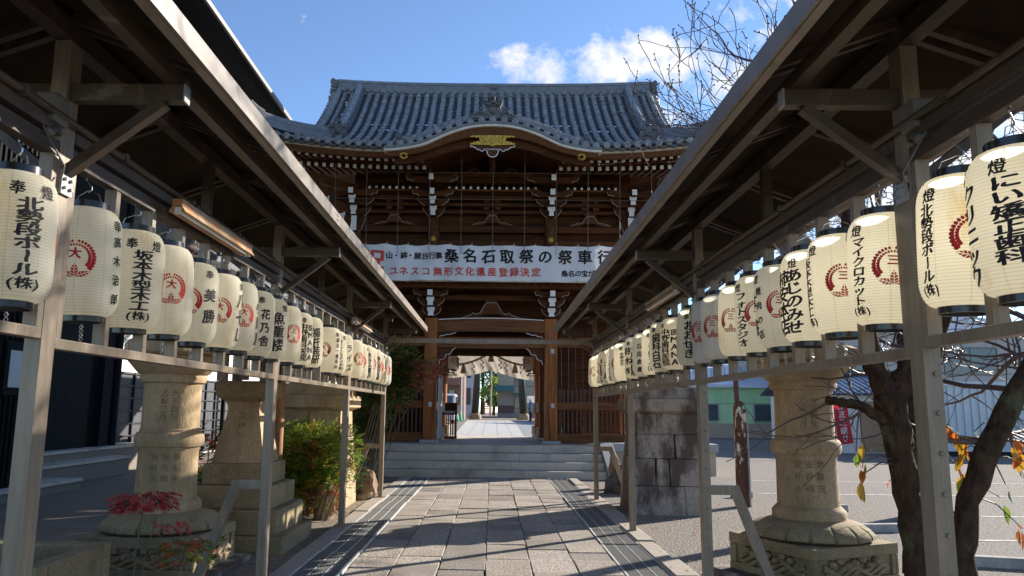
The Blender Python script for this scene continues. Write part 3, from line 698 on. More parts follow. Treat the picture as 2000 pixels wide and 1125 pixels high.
# --- lower storey
for y in (YF, 21.9, 24.3):
    for x in (-3.8, -1.62, 1.62, 3.8):
        m = MB(); m.b2(x-.24, x+.24, y-.24, y+.24, TZ, TZ+.075); m.build('plinth', stepl, G, bevel=.01)
        m = MB()
        if y > 24: m.lathe([(.17, TZ+.075), (.165, 4.0)], 24, (x, y, 0)); m.build('pillar', woodp, G, smooth=True, auto=.6)
        else: m.b2(x-.17, x+.17, y-.17, y+.17, TZ+.075, 4.05); m.build('pillar', woodp, G, bevel=.018)
for x, z in ((1.66, 3.17), (1.66, 1.72), (-1.60, 1.72)):
    m = MB(); m.b2(x-.045, x+.045, YF-.178, YF-.1705, z-.06, z+.06); m.build('name_plate', paperw, G)
for y in (20.8, 23.1):
    for s in (-1, 1):
        m = MB(); m.b2(s*1.56, s*1.68, y-.93, y+.93, 1.56, 1.82); m.b2(s*1.56, s*1.68, y-.93, y+.93, .80, 1.02); m.b2(s*1.58, s*1.66, y-.93, y+.93, 3.0, 3.3); m.build('tie_rail', woodb, G)
        m = MB(); m.b2(s*1.6, s*1.64, y-.93, y+.93, 1.03, 1.55); m.b2(s*1.6, s*1.64, y-.93, y+.93, 1.83, 2.99); m.build('side_boarding', woodu, G)
for s in (-1, 1):
    for y in (21.9, 24.3):
        for z in (1.66, .95):
            m = MB(); m.b2(s*1.36, s*1.449, y-.10, y+.10, z-.14, z+.14); m.build('tenon_end', ivory, G)
m = MB(); m.b2(-1.435, -1.40, 20.0, 21.5, .8, 2.55); m.build('notice_board', paperw, G)
for s in (-1, 1):
    xa, xb = s*1.80, s*3.62
    m = MB(); m.b2(xa, xb, YF-.13, YF+.13, TZ+.02, .985); m.build('ground_beam', woodb, G, bevel=.01)
    m = MB(); m.b2(xa, xb, YF-.13, YF+.12, 1.615, 1.82); m.build('waist_beam', woodb, G, bevel=.01)
    m = MB(); m.b2(xa, xb, YF-.11, YF+.1, 3.28, 3.54); m.build('head_beam', woodb, G, bevel=.01)
    n = 16
    for k in range(n):
        x = lerp(abs(xa)+.06, abs(xb)-.06, k/(n-1))*s; d = .027
        m = MB(); m.lathe([(.033, .985), (.033, 1.615)], 4, (x, YF-.02, 0), rot=rad(45)); m.build('fence_bar', woodbar, G)
        m = MB(); m.b2(x-.03, x+.03, YF-.04, YF-.01, 1.82, 2.06); m.prism([(-.042, 2.06), (-.042, 2.12), (0, 2.19), (.042, 2.12), (.042, 2.06)], lambda u, v, k2, x=x: (x+u, YF-.005 if k2 else YF-.045, v)); m.build('picket', woodbar, G)
    m = MB()
    for k in range(9): m.b2(lerp(xa, xb, k/9)+.004, lerp(xa, xb, (k+1)/9)-.004, 20.6, 20.65, TZ, 4.0)
    m.build('bay_boarding', woodu, G)
m = MB(); m.b2(-1.449, 1.449, YF-.14, YF+.14, 3.25, 3.53); m.build('lintel', woodb, G, bevel=.012)
m = MB()
pts = [(-1.449, 3.66), (-1.449, 4.0)]+[(x/10*1.449, 4.0+.05*(1-(x/10)**2)) for x in range(-9, 10)]+[(1.449, 4.0), (1.449, 3.66)]+[(x/10*1.38, 3.66+.05*(1-(x/10)**4)) for x in range(9, -10, -1)]
m.pxz(pts, YF-.15, YF+.15); rb = m.build('rainbow_beam', woodb, G)
m = MB(); m.tube([(x/12*1.43, YF-.15, 4.0+.05*(1-(x/12)**2)) for x in range(-12, 13)], .014, 6); m.build('pale_edge', wpaint, rb)
for x0, sg in ((-1.42, 1), (1.42, -1)):
    m = MB(); m.tube([(x0+sg*(.05+.03*t), YF-.152, 3.9-.09*math.sin(t*1.3)) for t in range(0, 12)], .008, 5); m.build('carved_scroll', woodp, rb)
# big beam under the noren row
for y in (21.9, 24.3):
    m = MB(); m.b2(-1.449, 1.449, y-.12, y+.12, 3.56 if y > 24 else 3.42, 3.86); m.build('lintel', woodu, G, bevel=.01)
# corner bracket wings with pale outlines
def wing(y, zt, s, w=.62, h=.62):
    m = MB(); a = 1.449
    out_ = [(0, 0), (w, 0), (w*.82, -.09*h/.62), (w*.72, -.24*h/.62), (w*.48, -.26*h/.62), (w*.38, -.42*h/.62), (w*.16, -.46*h/.62), (.05, -h), (0, -h)]
    m.prism(out_, lambda u, v, k: (s*(a-u), y+.05 if k else y-.05, zt+v)); o = m.build('bracket_wing', carve, G)
    m = MB(); m.tube([(s*(a-u), y-.052, zt+v) for u, v in out_[1:8]], .011, 5); m.build('pale_edge', wpaint, o)
for s in (-1, 1):
    wing(YF, 3.249, s, .50, .45); wing(YF, 3.655, s, .5, .12); wing(24.3, 3.549, s, .45, .75)
# boards of the lower ceiling / balcony
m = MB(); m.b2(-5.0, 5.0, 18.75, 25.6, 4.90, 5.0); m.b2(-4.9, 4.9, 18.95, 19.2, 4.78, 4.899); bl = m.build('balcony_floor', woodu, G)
m = MB(); m.b2(-5.0, 5.0, 18.735, 18.7495, 4.905, 4.985); m.build('white_edge', ivory, bl)
m = MB()
for k in range(48):
    x = -4.9+k*9.8/47; m.b2(x-.035, x+.035, 18.85, 19.6, 4.84, 4.899) if abs(x) < 4.9 else None
m.build('joist', woodu, G)
m = MB(); m.b2(-1.44, 1.44, 22.03, 22.07, 3.2, 4.9); m.build('transom_board', woodu, G)
m = MB(); m.b2(-5, 5, 20.75, 20.8, 3.9, 4.9); m.build('lower_frieze', woodu, G)
for s in (-1, 1):
    m = MB(); m.b2(s*3.62, s*1.8, YF-.1, YF+.1, 4.05, 4.25); m.b2(s*1.45, s*0, YF-.09, YF+.09, 4.56, 4.68); m.b2(s*3.62, s*1.8, YF-.09, YF+.09, 4.56, 4.68); m.build('frieze_beam', woodu, G)
# frog-leg strut
def frog(x, y, z, w, h, par, edge=.012):
    half = [(0, h*.82), (w*.18, h*.80), (w*.30, h*.52), (w*.38, h*.28), (w*.52, h*.20), (w*.64, h*.27), (w*.70, h*.16), (w*.86, h*.10), (w, 0)]
    poly = half+[(w*.55, 0), (w*.28, h*.18), (0, h*.3)]
    allp = [(-u, v) for u, v in reversed(half)]+half[1:]
    full = allp+[(w*.6, 0), (w*.25, h*.22), (-w*.25, h*.22), (-w*.6, 0)]
    m = MB(); m.prism(full, lambda u, v, k: (x+u, y+.04 if k else y-.04, z+v)); m.b2(x-.15, x+.15, y-.06, y+.06, z+h*.83, z+h); o = m.build('frog_leg_strut', carve, par)
    m = MB(); m.tube([(x+u, y-.042, z+v) for u, v in allp], edge, 5); m.build('pale_edge', dullw, o)
frog(0, YF-.02, 4.06, .78, .52, G, .012)
# --- brackets: stack of arms with white ends
def bracket(x, tiers, lat=True, small=False):
    o = None
    ms = MB(); mw = MB()
    for (yf, z0, z1, w, capw) in tiers:
        ms.b2(x-w/2, x+w/2, yf, 19.75, z0, z1)
        if capw:
            zc = lerp(z0, z1, .62)
            ms.b2(x-capw/2, x+capw/2, yf-.01, yf+capw, zc, z1+.001)
            mw.pxz([(x-w/2-.002, z0), (x+w/2+.002, z0), (x+w/2-.008, zc-.05), (x+capw/2, zc), (x+capw/2, z1), (x-capw/2, z1), (x-capw/2, zc), (x-w/2+.008, zc-.05)], yf-.028, yf-.012)
        else: mw.b2(x-w/2-.002, x+w/2+.002, yf-.02, yf-.002, z0, z1)
    o = ms.build('bracket_arm', woodu, G); mw.build('white_end', wpaint, o)
    if lat:
        ml = MB(); mp = MB()
        for i, (yf, z0, z1, w, capw) in enumerate(tiers):
            hw = .30+.13*i if not small else .26+.1*i
            yc = min(yf+.30, 19.6)
            for sg in (-1, 1):
                poly = [(w/2+.002, z0+.01), (w/2+.002, z1), (hw, z1), (hw-.03, z1-.09), (hw-.12, z0+.06), (hw-.2, z0+.01)]
                ml.prism(poly, lambda u, v, k, sg=sg: (x+sg*u, yc+.06 if k else yc-.06, v))
                mp.tube([(x+sg*u, yc-.064, v) for u, v in poly[2:]], .009, 5)
                ml.b2(x+sg*(hw-.13), x+sg*(hw+.02), yc-.08, yc+.08, z1+.001, z1+.07)
        o = ml.build('bracket_arm', woodu, G); mp.build('pale_edge', dullw, o)
UP = [(19.3, 6.85, 7.11, .13, .20), (19.05, 7.10, 7.32, .13, .19), (18.8, 7.3, 7.46, .125, 0), (18.5, 7.60, 7.76, .115, 0)]
UPC = [(19.36, 6.42, 6.83, .16, 0), (19.28, 6.85, 7.10, .14, .19), (19.02, 7.10, 7.33, .14, .19), (18.8, 7.31, 7.46, .125, 0)]
for x in (-1.62, 1.62): bracket(x, UP)
for x in (-3.8, 3.8): bracket(x, UPC)
LOW = [(19.33, 4.08, 4.31, .15, .2), (19.1, 4.33, 4.55, .15, .2), (18.92, 4.57, 4.72, .13, 0)]
for x in (-1.62, 1.62): bracket(x, LOW, small=True)
for x in (-3.8, 3.8): bracket(x, LOW, small=True)
# diagonal corner arms
for s in (-1, 1):
    mb_ = MB(); mw = MB()
    for i, (dx, dy, z) in enumerate(((.22, .35, 6.72), (.58, .68, 7.06), (.95, 1.0, 7.34), (1.12, 1.2, 7.66))):
        p = Vector((s*(3.85+dx), 19.45-dy, z)); q = Vector((s*3.8, 19.6, z)); d = (p-q).normalized()
        mb_.beam(q, p, .13, .2)
        r = Vector((-d.y, d.x, 0))
        hook_ = [(-.07, -.14), (.07, -.14), (.075, -.02), (.11, .06), (.10, .13), (.03, .11), (-.03, .13), (-.11, .11), (-.075, 0)]
        mw.prism(hook_, lambda u, v, k, p=p, r=r, d=d: tuple(p+r*u+d*(.02 if k else .002)+Vector((0, 0, v))))
        mw.prism([(-.05, -.15), (.05, -.15), (.05, -.06), (-.05, -.06)], lambda u, v, k, p=p, r=r, d=d: tuple(p+r*u+d*(.13 if k else .02)+Vector((0, 0, v))))
        if i < 3: mb_.box(p-d*.1+Vector((0, 0, .15)), (.24, .24, .09))
    o = mb_.build('corner_bracket', woodu, G); mw.build('white_end', wpaint, o)
# --- upper storey
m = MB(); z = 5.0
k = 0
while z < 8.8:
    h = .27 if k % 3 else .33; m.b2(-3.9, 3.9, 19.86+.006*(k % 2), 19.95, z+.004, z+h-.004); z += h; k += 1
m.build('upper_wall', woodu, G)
for s in (-1, 1):
    m = MB(); m.b2(s*3.75, s*3.9, 19.96, 24.2, 5.0, 8.6); m.build('upper_side_wall', woodu, G)
m = MB(); m.b2(-3.9, 3.9, 24.1, 24.2, 5.0, 8.6); m.build('upper_rear_wall', woodu, G)
for x in (-3.8, -1.62, 1.62, 3.8):
    m = MB(); m.lathe([(.165, 5.0), (.165, 6.72), (.13, 6.8)], 20, (x, 19.7, 0)); m.build('upper_column', carve, G, smooth=True, auto=.7)
    m = MB(); m.lathe([(.19, 6.64), (.2, 6.72), (.2, 6.86), (.16, 6.87)], 4, (x, 19.68, 0), rot=rad(45)); m.build('capital', woodu, G)
    m = MB(); m.lathe([(.075, 0), (.075, .02), (.03, .035)], 24, (0, 0, 0), sq=lambda t, z: 1+.16*math.cos(6*t))
    m.v = [(x+a, 19.535-c, 6.24+b) for a, b, c in m.v]; m.build('gilt_rosette', gold, G)
for a, b in ((-3.635, -1.785), (-1.455, 1.455), (1.785, 3.635)):
    m = MB(); m.b2(a, b, 19.62, 19.8, 6.05, 6.22); m.build('sill_beam', woodu, G, bevel=.01)
    m = MB(); m.b2(a, b, 19.60, 19.8, 6.45, 6.62); m.build('head_beam', woodu, G, bevel=.01)
    m = MB(); m.b2(a, b, 19.58, 19.8, 6.98, 7.06); m.b2(a, b, 19.55, 19.8, 7.18, 7.27); m.b2(a-.1, b+.1, 19.4, 19.56, 7.33, 7.42); m.build('bracket_purlin', woodu, G)
    frog((a+b)/2, 19.56, 6.63, .55, .34, G, .007)
    m = MB()
    for dx in (-.16, .16):
        for dz in (7.07, 7.28):
            m.prism([(-.09, .08), (.09, .08), (.06, 0), (-.06, 0)], lambda u, v, k, dx=dx, dz=dz: ((a+b)/2+dx+u, 19.6 if k else 19.50, dz+v))
    m.build('bearing_block', carve, G)
    # inner rafter row
    w = b-a-.5; n = max(2, int(w/.19)); mr = MB(); mw = MB()
    mp_ = MB(); mp_.grid(lambda i, j: (lerp(a+.2, b-.2, i), lerp(19.18, 19.55, j), lerp(7.72, 8.02, j)), 1, 1); mp_.build('cove_board', rafw, G)
    for k in range(n+1):
        x = lerp(a+.28, b-.28, k/n)
        mr.beam((x, 19.17, 7.60), (x, 19.56, 7.92), .05, .06); mw.box((x, 19.145, 7.575), (.062, .006, .062))
    mr.b2(a+.15, b-.15, 19.14, 19.2, 7.49, 7.54)
    o = mr.build('cove_rafters', rafw, G); mw.build('white_end', wpaint, o)
# --- main eaves
def lift(x): return .30*(max(0, abs(x)-2.2)/3.6)**2
x = 1.92
while x < 5.75:
    for sg in (-1, 1):
        X = sg*x; ms = MB(); mw = MB(); ms.beam((X, 17.9, 7.93+lift(x)), (X, 18.95, 8.17+lift(x)*.6), .085, .1); mw.box((X, 17.888, 7.925+lift(x)), (.088, .012, .10))
        o = ms.build('flying_rafter', rafw, G); mw.build('white_end', wpaint, o)
    x += .204
x = 1.80
while x < 5.3:
    for sg in (-1, 1):
        X = sg*x; m = MB(); mw = MB(); m.beam((X, 18.42, 7.90+lift(x)*.5), (X, 19.86, 8.2), .085, .1); mw.box((X, 18.407, 7.895+lift(x)*.5), (.088, .012, .10))
        o = m.build('base_rafter', rafw, G); mw.build('white_end', wpaint, o)
    x += .204
for s in (-1, 1):
    m = MB(); m.b2(s*1.78, s*1.98, 17.9, 18.2, 7.86, 7.96); m.b2(s*1.70, s*2.0, 17.95, 19.8, 7.97, 8.1); o = m.build('eave_beam_end', woodu, G)
    m = MB(); m.b2(s*1.78, s*1.98, 17.885, 17.899, 7.875, 7.965); m.build('white_end', wpaint, o)
def eave_strip(y0, y1, za, zb, name, mt, xa=1.9, xb=5.78):
    n = 20
    for s in (-1, 1):
        m = MB()
        for i in range(n):
            u0, u1 = lerp(xa, xb, i/n), lerp(xa, xb, (i+1)/n)
            m.add([(s*u0, y0, za+lift(u0)), (s*u1, y0, za+lift(u1)), (s*u1, y0, zb+lift(u1)), (s*u0, y0, zb+lift(u0)), (s*u0, y1, za+lift(u0)), (s*u1, y1, za+lift(u1)), (s*u1, y1, zb+lift(u1)), (s*u0, y1, zb+lift(u0))], [(0, 1, 2, 3), (4, 5, 6, 7), (0, 1, 5, 4), (3, 2, 6, 7)])
        m.build(name, mt, G)
eave_strip(17.60, 17.80, 8.025, 8.085, 'ivory_eave_strip', ivory, 2.3)
eave_strip(17.66, 17.78, 7.90, 8.02, 'eave_board', rafw, 1.95)
eave_strip(18.3, 18.4, 7.955, 8.06, 'inner_eave_board', woodu, 1.95)
m = MB()
for s in (-1, 1): m.grid(lambda i, j: (s*lerp(1.75, 5.78, i), lerp(17.7, 19.86, j), lerp(8.06+lift(lerp(1.75, 5.78, i)), 8.32, j)), 12, 3)
m.grid(lambda i, j: (lerp(-1.76, 1.76, i), lerp(18.6, 19.86, j), 8.62), 1, 1)
for s in (-1, 1): m.grid(lambda i, j: (s*lerp(3.9, 5.75, j), lerp(18.2, 25.8, i), lerp(8.3, 8.2, j)), 1, 1)
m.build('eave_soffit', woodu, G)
# --- roof
YR, YE, ZE, HT = 21.72, 17.5, 8.13, 3.27
def prof(t): return (lerp(YR, YE, t), ZE+HT*(.50*(1-t)+.50*(1-t)**2))
def tilepos(x, t, dz=0, back=False):
    y, z = prof(t); z += lift(x)*t**3+dz
    if back: y = 44-y
    return (x, y, z)
XV = 4.86
def t_end(x): return interp(abs(x), [(0, .70), (.9, .72), (1.35, .80), (1.7, .88), (2.0, .94), (2.25, 1.0), (9, 1.0)])
def t_start(x):
    x = abs(x)
    if x <= XV: return 0.0
    y = 19.15-(x-XV)/(5.85-XV)*1.6; return (YR-y)/(YR-YE)
def roof_side(back):
    mp = MB(); mc = MB(); xs = [(-5.82+.26*0)]; NS = 34
    # pan tiles as a fine staircase
    step = .26; nx = int(2*5.72/step)+1; x0 = -(nx-1)*step/2
    for i in range(nx-1):
        xa, xb = x0+i*step, x0+(i+1)*step; xm = (xa+xb)/2; ts = t_start(max(abs(xa), abs(xb))-.02)
        if ts > .98: continue
        for k in range(NS):
            ta, tb = k/NS, (k+1)/NS
            if tb <= ts or tb > t_end(xm)+.02: continue
            pa, pb, pc, pd = tilepos(xa, ta, .0, back), tilepos(xb, ta, .0, back), tilepos(xb, tb, .022, back), tilepos(xa, tb, .022, back)
            e1, e2 = tilepos(xb, tb, .0, back), tilepos(xa, tb, .0, back); mid1, mid2 = tilepos(xm, ta, -.018, back), tilepos(xm, tb, .004, back)
            mp.add([pa, mid1, pb, pc, mid2, pd, e1, e2], [(0, 1, 4, 5), (1, 2, 3, 4), (5, 4, 3, 6, 7)])
    for i in range(nx):
        x = x0+i*step; ts = t_start(x)
        if ts > .97: continue
        n = max(2, int(15*(1-ts)))
        for k in range(n):
            te = 1.0 if back else t_end(x); ta, tb = lerp(ts, te, k/n), lerp(ts, te, (k+1)/n)
            jx, jz = rng.uniform(-.007, .007), rng.uniform(-.004, .006); a, b = Vector(tilepos(x+jx, ta, .035+jz, back)), Vector(tilepos(x+jx, tb, .042+jz, back)); r1, r2 = .077, .081
            d = (b-a).normalized(); nrm = Vector((1, 0, 0)).cross(d); nrm = nrm if nrm.z > 0 else -nrm
            vs = []
            for p, r in ((a, r1), (b, r2)):
                for q in range(8): g = math.pi*q/7; vs.append(p+Vector((1, 0, 0))*math.cos(g)*r+nrm*math.sin(g)*r)
            mc.add(vs, [(q, q+1, q+9, q+8) for q in range(7)]+[tuple(range(8, 16))])
        # round end
        if t_end(x) < 1 and not back: continue
        p = Vector(tilepos(x, 1.0, .052, back)); sy = 1 if back else -1
        mc.tube([p+Vector((0, sy*.0, 0)), p+Vector((0, sy*.06, -.01))], .088, 16); mc.tube([p+Vector((0, sy*.061, -.01)), p+Vector((0, sy*.072, -.01))], [.088, .070], 16); 
    for i in range(nx-1):
        xm = x0+(i+.5)*step
        if t_start(abs(xm)+.1) > .97 or (t_end(xm) < .99 and not back): continue
        c = Vector(tilepos(xm, 1.0, 0, back)); sy = 1 if back else -1
        mp.prism([(-.12, .03), (-.06, -.02), (0, -.035), (.06, -.02), (.12, .03), (.12, -.045), (.06, -.09), (0, -.10), (-.06, -.09), (-.12, -.045)], lambda u, v, k, c=c: (c.x+u, c.y+sy*(.03 if k else -.02), c.z+v))
    return mp, mc
for bk in (False, True):
    mp, mc = roof_side(bk)
    r = mp.build('roof', tiled, G, recalc=False); mc.build('cover_tiles', tile, r, auto=.7, smooth=True)
# side skirts (hipped ends below the gables)
ms = MB(); mt_ = MB()
for s in (-1, 1):
    def sk(u, w, s=s):   # u along depth 0..1 , w 0 top ..1 eave
        ya, yb = lerp(19.15, 17.5, w), lerp(24.85, 26.5, w); zt = prof((YR-19.15)/(YR-YE))[1]+lift(XV)*.3
        return (s*lerp(XV-.15, 5.86, w), lerp(ya, yb, u), lerp(zt-.02, ZE+lift(5.8), w)-.10*math.sin(math.pi*w))
    ms.grid(sk, 26, 6)
    for k in range(1, 30):
        mt_.tube([Vector(sk(k/30, w/5))+Vector((0, 0, .04)) for w in range(6)], .078, 8)
o = ms.build('skirt_roof', tiled, G); mt_.build('cover_tiles', tile, o, smooth=True, auto=.8)
# gables
m = MB()
for s in (-1, 1):
    poly = [(prof(t)[0], prof(t)[1]-.1) for t in [k/10*.62 for k in range(11)]]; poly = poly+[(44-y, z) for y, z in reversed(poly)]
    m.pyz(poly, s*4.35, s*4.5)
m.build('gable_wall', woodu, G)
for s in (-1, 1):
    mt_ = MB(); mo = MB()
    for bk in (0, 1):
        for k in range(17):
            t = .015+k*.60/16; y, z = prof(t); y = 44-y if bk else y
            mt_.tube([(s*4.80, y, z+.02), (s*5.1, y, z+.02)], .078, 12)
            mo.tube([(s*5.101, y, z+.02), (s*5.112, y, z+.02)], [.078, .06], 12)
    for bk in (0, 1):
        pts_ = []
        for k in range(14):
            y, z = prof(k/13*.62); y = 44-y if bk else y; pts_.append((s*4.86, y, z+.16))
        mt_.tube(pts_, .085, 10)
    o = mt_.build('verge_tiles', tile, G, smooth=True, auto=.8)
    mo.build('tile_face', oni_m, o)
m = MB()
for s in (-1, 1):
    pl = [(prof(k/12*.62)[0], prof(k/12*.62)[1]-.06) for k in range(13)]
    poly = pl+[(y+.0, z-.34) for y, z in reversed(pl)]
    m.pyz(poly, s*4.98, s*5.04); m.pyz([(44-y, z) for y, z in poly], s*4.98, s*5.04)
m.build('bargeboard', woodu, G)
# main ridge
def rz(x): return .11*(abs(x)/4.95)**3
m = MB(); n = 40
layers = [(a-.1, b-.1, c) for a, b, c in [(11.42, 11.50, .34), (11.52, 11.60, .27), (11.605, 11.66, .245), (11.665, 11.72, .235), (11.725, 11.78, .225), (11.785, 11.84, .215), (11.845, 11.90, .225)]]
for za, zb, hw in layers:
    for i in range(n):
        xa, xb = lerp(-4.95, 4.95, i/n), lerp(-4.95, 4.95, (i+1)/n); a, b = rz(xa), rz(xb)
        m.add([(xa+.003, 22-hw, za+a), (xb-.003, 22-hw, za+b), (xb-.003, 22-hw, zb+b), (xa+.003, 22-hw, zb+a), (xa+.003, 22+hw, za+a), (xb-.003, 22+hw, za+b), (xb-.003, 22+hw, zb+b), (xa+.003, 22+hw, zb+a)], [(0, 1, 2, 3), (4, 7, 6, 5), (3, 2, 6, 7), (0, 4, 5, 1), (0, 3, 7, 4), (1, 5, 6, 2)])
RM = m
m = MB(); RC = m; m.tube([(lerp(-5.0, 5.0, k/30), 22, 11.80+rz(lerp(-5, 5, k/30))) for k in range(31)], .13, 12); m = RM
for k in range(-19, 20):
    x = k*.2475
    for sy in (-1, 1): m.tube([(x, 22+sy*.30, 11.46+rz(x)), (x, 22+sy*.40, 11.45+rz(x))], .082, 14); m.tube([(x, 22+sy*.401, 11.45+rz(x)), (x, 22+sy*.412, 11.45+rz(x))], [.082, .064], 14)
R = RM.build('main_ridge', tile_r, G); RC.build('ridge_cap', tile, R, smooth=True)
m = MB(); m.tube([(0, 21.775, 11.70), (0, 21.72, 11.70)], .10, 24); m.tube([(0, 21.719, 11.70), (0, 21.70, 11.70)], [.10, .085], 24); m.tube([(0, 21.699, 11.70), (0, 21.69, 11.70)], [.055, .045], 18); m.build('ridge_crest', oni_m, R)
for s in (-1, 1):
    m = MB(); x = s*4.98; z = 11.4
    m.prism([(-.38, -.5), (.38, -.5), (.36, -.1), (.30, .10), (.26, .38), (.2, .54), (-.2, .54), (-.26, .38), (-.30, .10), (-.36, -.1)], lambda u, v, k: (x+s*(.14 if k else 0), 22+u, z+v))
    for dz, w in ((.0, .38), (.12, .34), (.26, .30), (.38, .27)): m.b2(x-s*.03, x+s*.18, 22-w, 22+w, z+dz, z+dz+.07)
    m.tube([(x-s*.05, 22, z+.52), (x+s*.1, 22, z+.54), (x+s*.22, 22, z+.60)], [.085, .09, .095], 12)
    for sy in (-1, 1): m.tube([(x, 22+sy*.36, z-.2), (x+s*.2, 22+sy*.42, z-.2)], .1, 12)
    m.build('ridge_end_ornament', oni_m, G)
# descending ridges
def oni_face(mb, c, w, h, sy=-1):
    cx, cy, cz = c
    poly = [(-.42*w, 0), (.42*w, 0), (.5*w, .18*h), (.44*w, .5*h), (.56*w, .86*h), (.48*w, h), (.3*w, .88*h), (.16*w, .94*h), (0, 1.12*h), (-.16*w, .94*h), (-.3*w, .88*h), (-.48*w, h), (-.56*w, .86*h), (-.44*w, .5*h), (-.5*w, .18*h)]
    mb.prism(poly, lambda u, v, k: (cx+u, cy+sy*(.14 if k else 0), cz+v))
    mb.tube([(cx, cy+sy*.14, cz+.42*h), (cx, cy+sy*.20, cz+.42*h)], [.22*w, .16*w], 14)
    mb.tube([(cx, cy+sy*.20, cz+.42*h), (cx, cy+sy*.215, cz+.42*h)], [.10*w, .07*w], 12)
    for q in (-1, 1):
        mb.tube([(cx+q*.34*w, cy+sy*.12, cz+.70*h), (cx+q*.34*w, cy+sy*.2, cz+.70*h)], [.12*w, .08*w], 10)
        mb.tube([(cx+q*.10*w*j, cy+sy*(.15), cz+.12*h+.05*h*(j % 2)) for j in range(1, 5)], .03*w, 6)
    mb.tube([(cx, cy-sy*.05, cz+h*1.05), (cx, cy+sy*.2, cz+h*1.10)], .13*w, 10)
for s in (-1, 1):
    for bk in (0, 1):
        m = MB(); x = s*4.22; T1 = (YR-18.95)/(YR-YE); n = 22
        for hw, za, zb in ((.15, .03, .15), (.125, .155, .2), (.115, .205, .25), (.105, .255, .30)):
            for k in range(n):
                ta, tb = lerp(.0, T1, k/n), lerp(.0, T1, (k+1)/n)
                (y0, z0), (y1, z1) = prof(ta), prof(tb)
                if bk: y0, y1 = 44-y0, 44-y1
                g = .004 if not bk else -.004
                m.add([(x-hw, y0-g, z0+za), (x+hw, y0-g, z0+za), (x+hw, y0-g, z0+zb), (x-hw, y0-g, z0+zb), (x-hw, y1+g, z1+za), (x+hw, y1+g, z1+za), (x+hw, y1+g, z1+zb), (x-hw, y1+g, z1+zb)], [(0, 3, 2, 1), (4, 5, 6, 7), (0, 1, 5, 4), (1, 2, 6, 5), (2, 3, 7, 6), (3, 0, 4, 7)])
        o = m.build('descending_ridge', tile_r, G)
        m = MB(); m.tube([(x, (44-prof(T1*k/20)[0]) if bk else prof(T1*k/20)[0], prof(T1*k/20)[1]+.31) for k in range(21)], .10, 10); m.build('ridge_cap', tile, o, smooth=True)
        y, z = prof(T1); m = MB(); oni_face(m, (x-s*.02, 44-y if bk else y, z+.0), .48, .40, 1 if bk else -1); m.build('ridge_end_ornament', oni_m, G)
        # corner (hip) ridge
        m = MB(); n = 12; P_ = []
        for k in range(n+1):
            u = k/n; P_.append(Vector((s*lerp(4.45, 5.9, u), lerp(18.95, 17.42, u), lerp(z-.02, ZE+lift(5.85)+.06, u**.8)+.16*u**3)))
        if bk: P_ = [Vector((p.x, 44-p.y, p.z)) for p in P_]
        for hw, dz, hh in ((.13, .06, .12), (.11, .16, .07), (.1, .235, .06)):
            for a, b in zip(P_, P_[1:]): m.beam(a+Vector((0, 0, dz)), b+Vector((0, 0, dz)), hw*2, hh)
        m.tube([p+Vector((0, 0, .29)) for p in P_], .085, 10)
        o = m.build('hip_ridge', tile_r, G)
        e = P_[-1]; d = (P_[-1]-P_[-3]).normalized(); m = MB()
        m.beam(e-d*.05+Vector((0, 0, .12)), e+d*.14+Vector((0, 0, .14)), .3, .34); m.tube([e-d*.1+Vector((0, 0, .33)), e+d*.12+Vector((0, 0, .38)), e+d*.3+Vector((0, 0, .47))], [.09, .095, .1], 10); m.tube([e+Vector((0, 0, .02)), e+d*.2+Vector((0, 0, .02))], .09, 12); m.build('hip_end_ornament', oni_m, o)
# --- karahafu (undulating gable)
KP = [(0, 8.62), (.24, 8.61), (.45, 8.59), (.65, 8.55), (.85, 8.49), (1.02, 8.43), (1.2, 8.355), (1.35, 8.28), (1.5, 8.205), (1.66, 8.13), (1.85, 8.07), (2.07, 8.025), (2.3, 7.985), (2.62, 7.955), (2.75, 7.965)]
def kz(x): return interp(abs(x), KP)
KX = [lerp(-2.72, 2.72, k/68) for k in range(69)]
def kstrip(name, y0, y1, d0, d1, mt, xr=2.72, par=None, smooth=False):
    m = MB(); xs = [x for x in KX if abs(x) <= xr+1e-6]
    nx_ = []
    for x in xs:
        sl = (kz(x+.06)-kz(x-.06))/.12; l = math.hypot(1, sl); nx_.append((-sl/l, 1/l))
    for i in range(len(xs)-1):
        q = []
        for y in (y0, y1):
            for j, d in ((i, d0), (i+1, d0), (i+1, d1), (i, d1)):
                d_ = d(xs[j]) if callable(d) else d; q.append((xs[j]+nx_[j][0]*d_, y, kz(xs[j])+nx_[j][1]*d_))
        m.add(q, [(0, 1, 2, 3), (7, 6, 5, 4), (0, 4, 5, 1), (3, 2, 6, 7)]+([(0, 3, 7, 4)] if i == 0 else [])+([(1, 5, 6, 2)] if i == len(xs)-2 else []))
    return m.build(name, mt, par or G, smooth=smooth, auto=.7)
kstrip('ivory_gable_strip', 17.33, 17.6, 0.0, .06, ivory)
kstrip('gable_bargeboard', 17.40, 17.5, lambda x: -.12-.14*max(0, 1-abs(x)/1.7), -.003, rafw, 2.66)
kstrip('inner_bargeboard', 17.6, 17.68, lambda x: -.27-.22*max(0, 1-abs(x)/1.7), -.1, woodu, 2.5)
kr = kstrip('undulating_gable_roof', 17.36, 20.6, .10, .145, tiled)
kstrip('gable_soffit', 17.69, 19.85, -.06, -.03, woodu, 2.4)
m = MB()
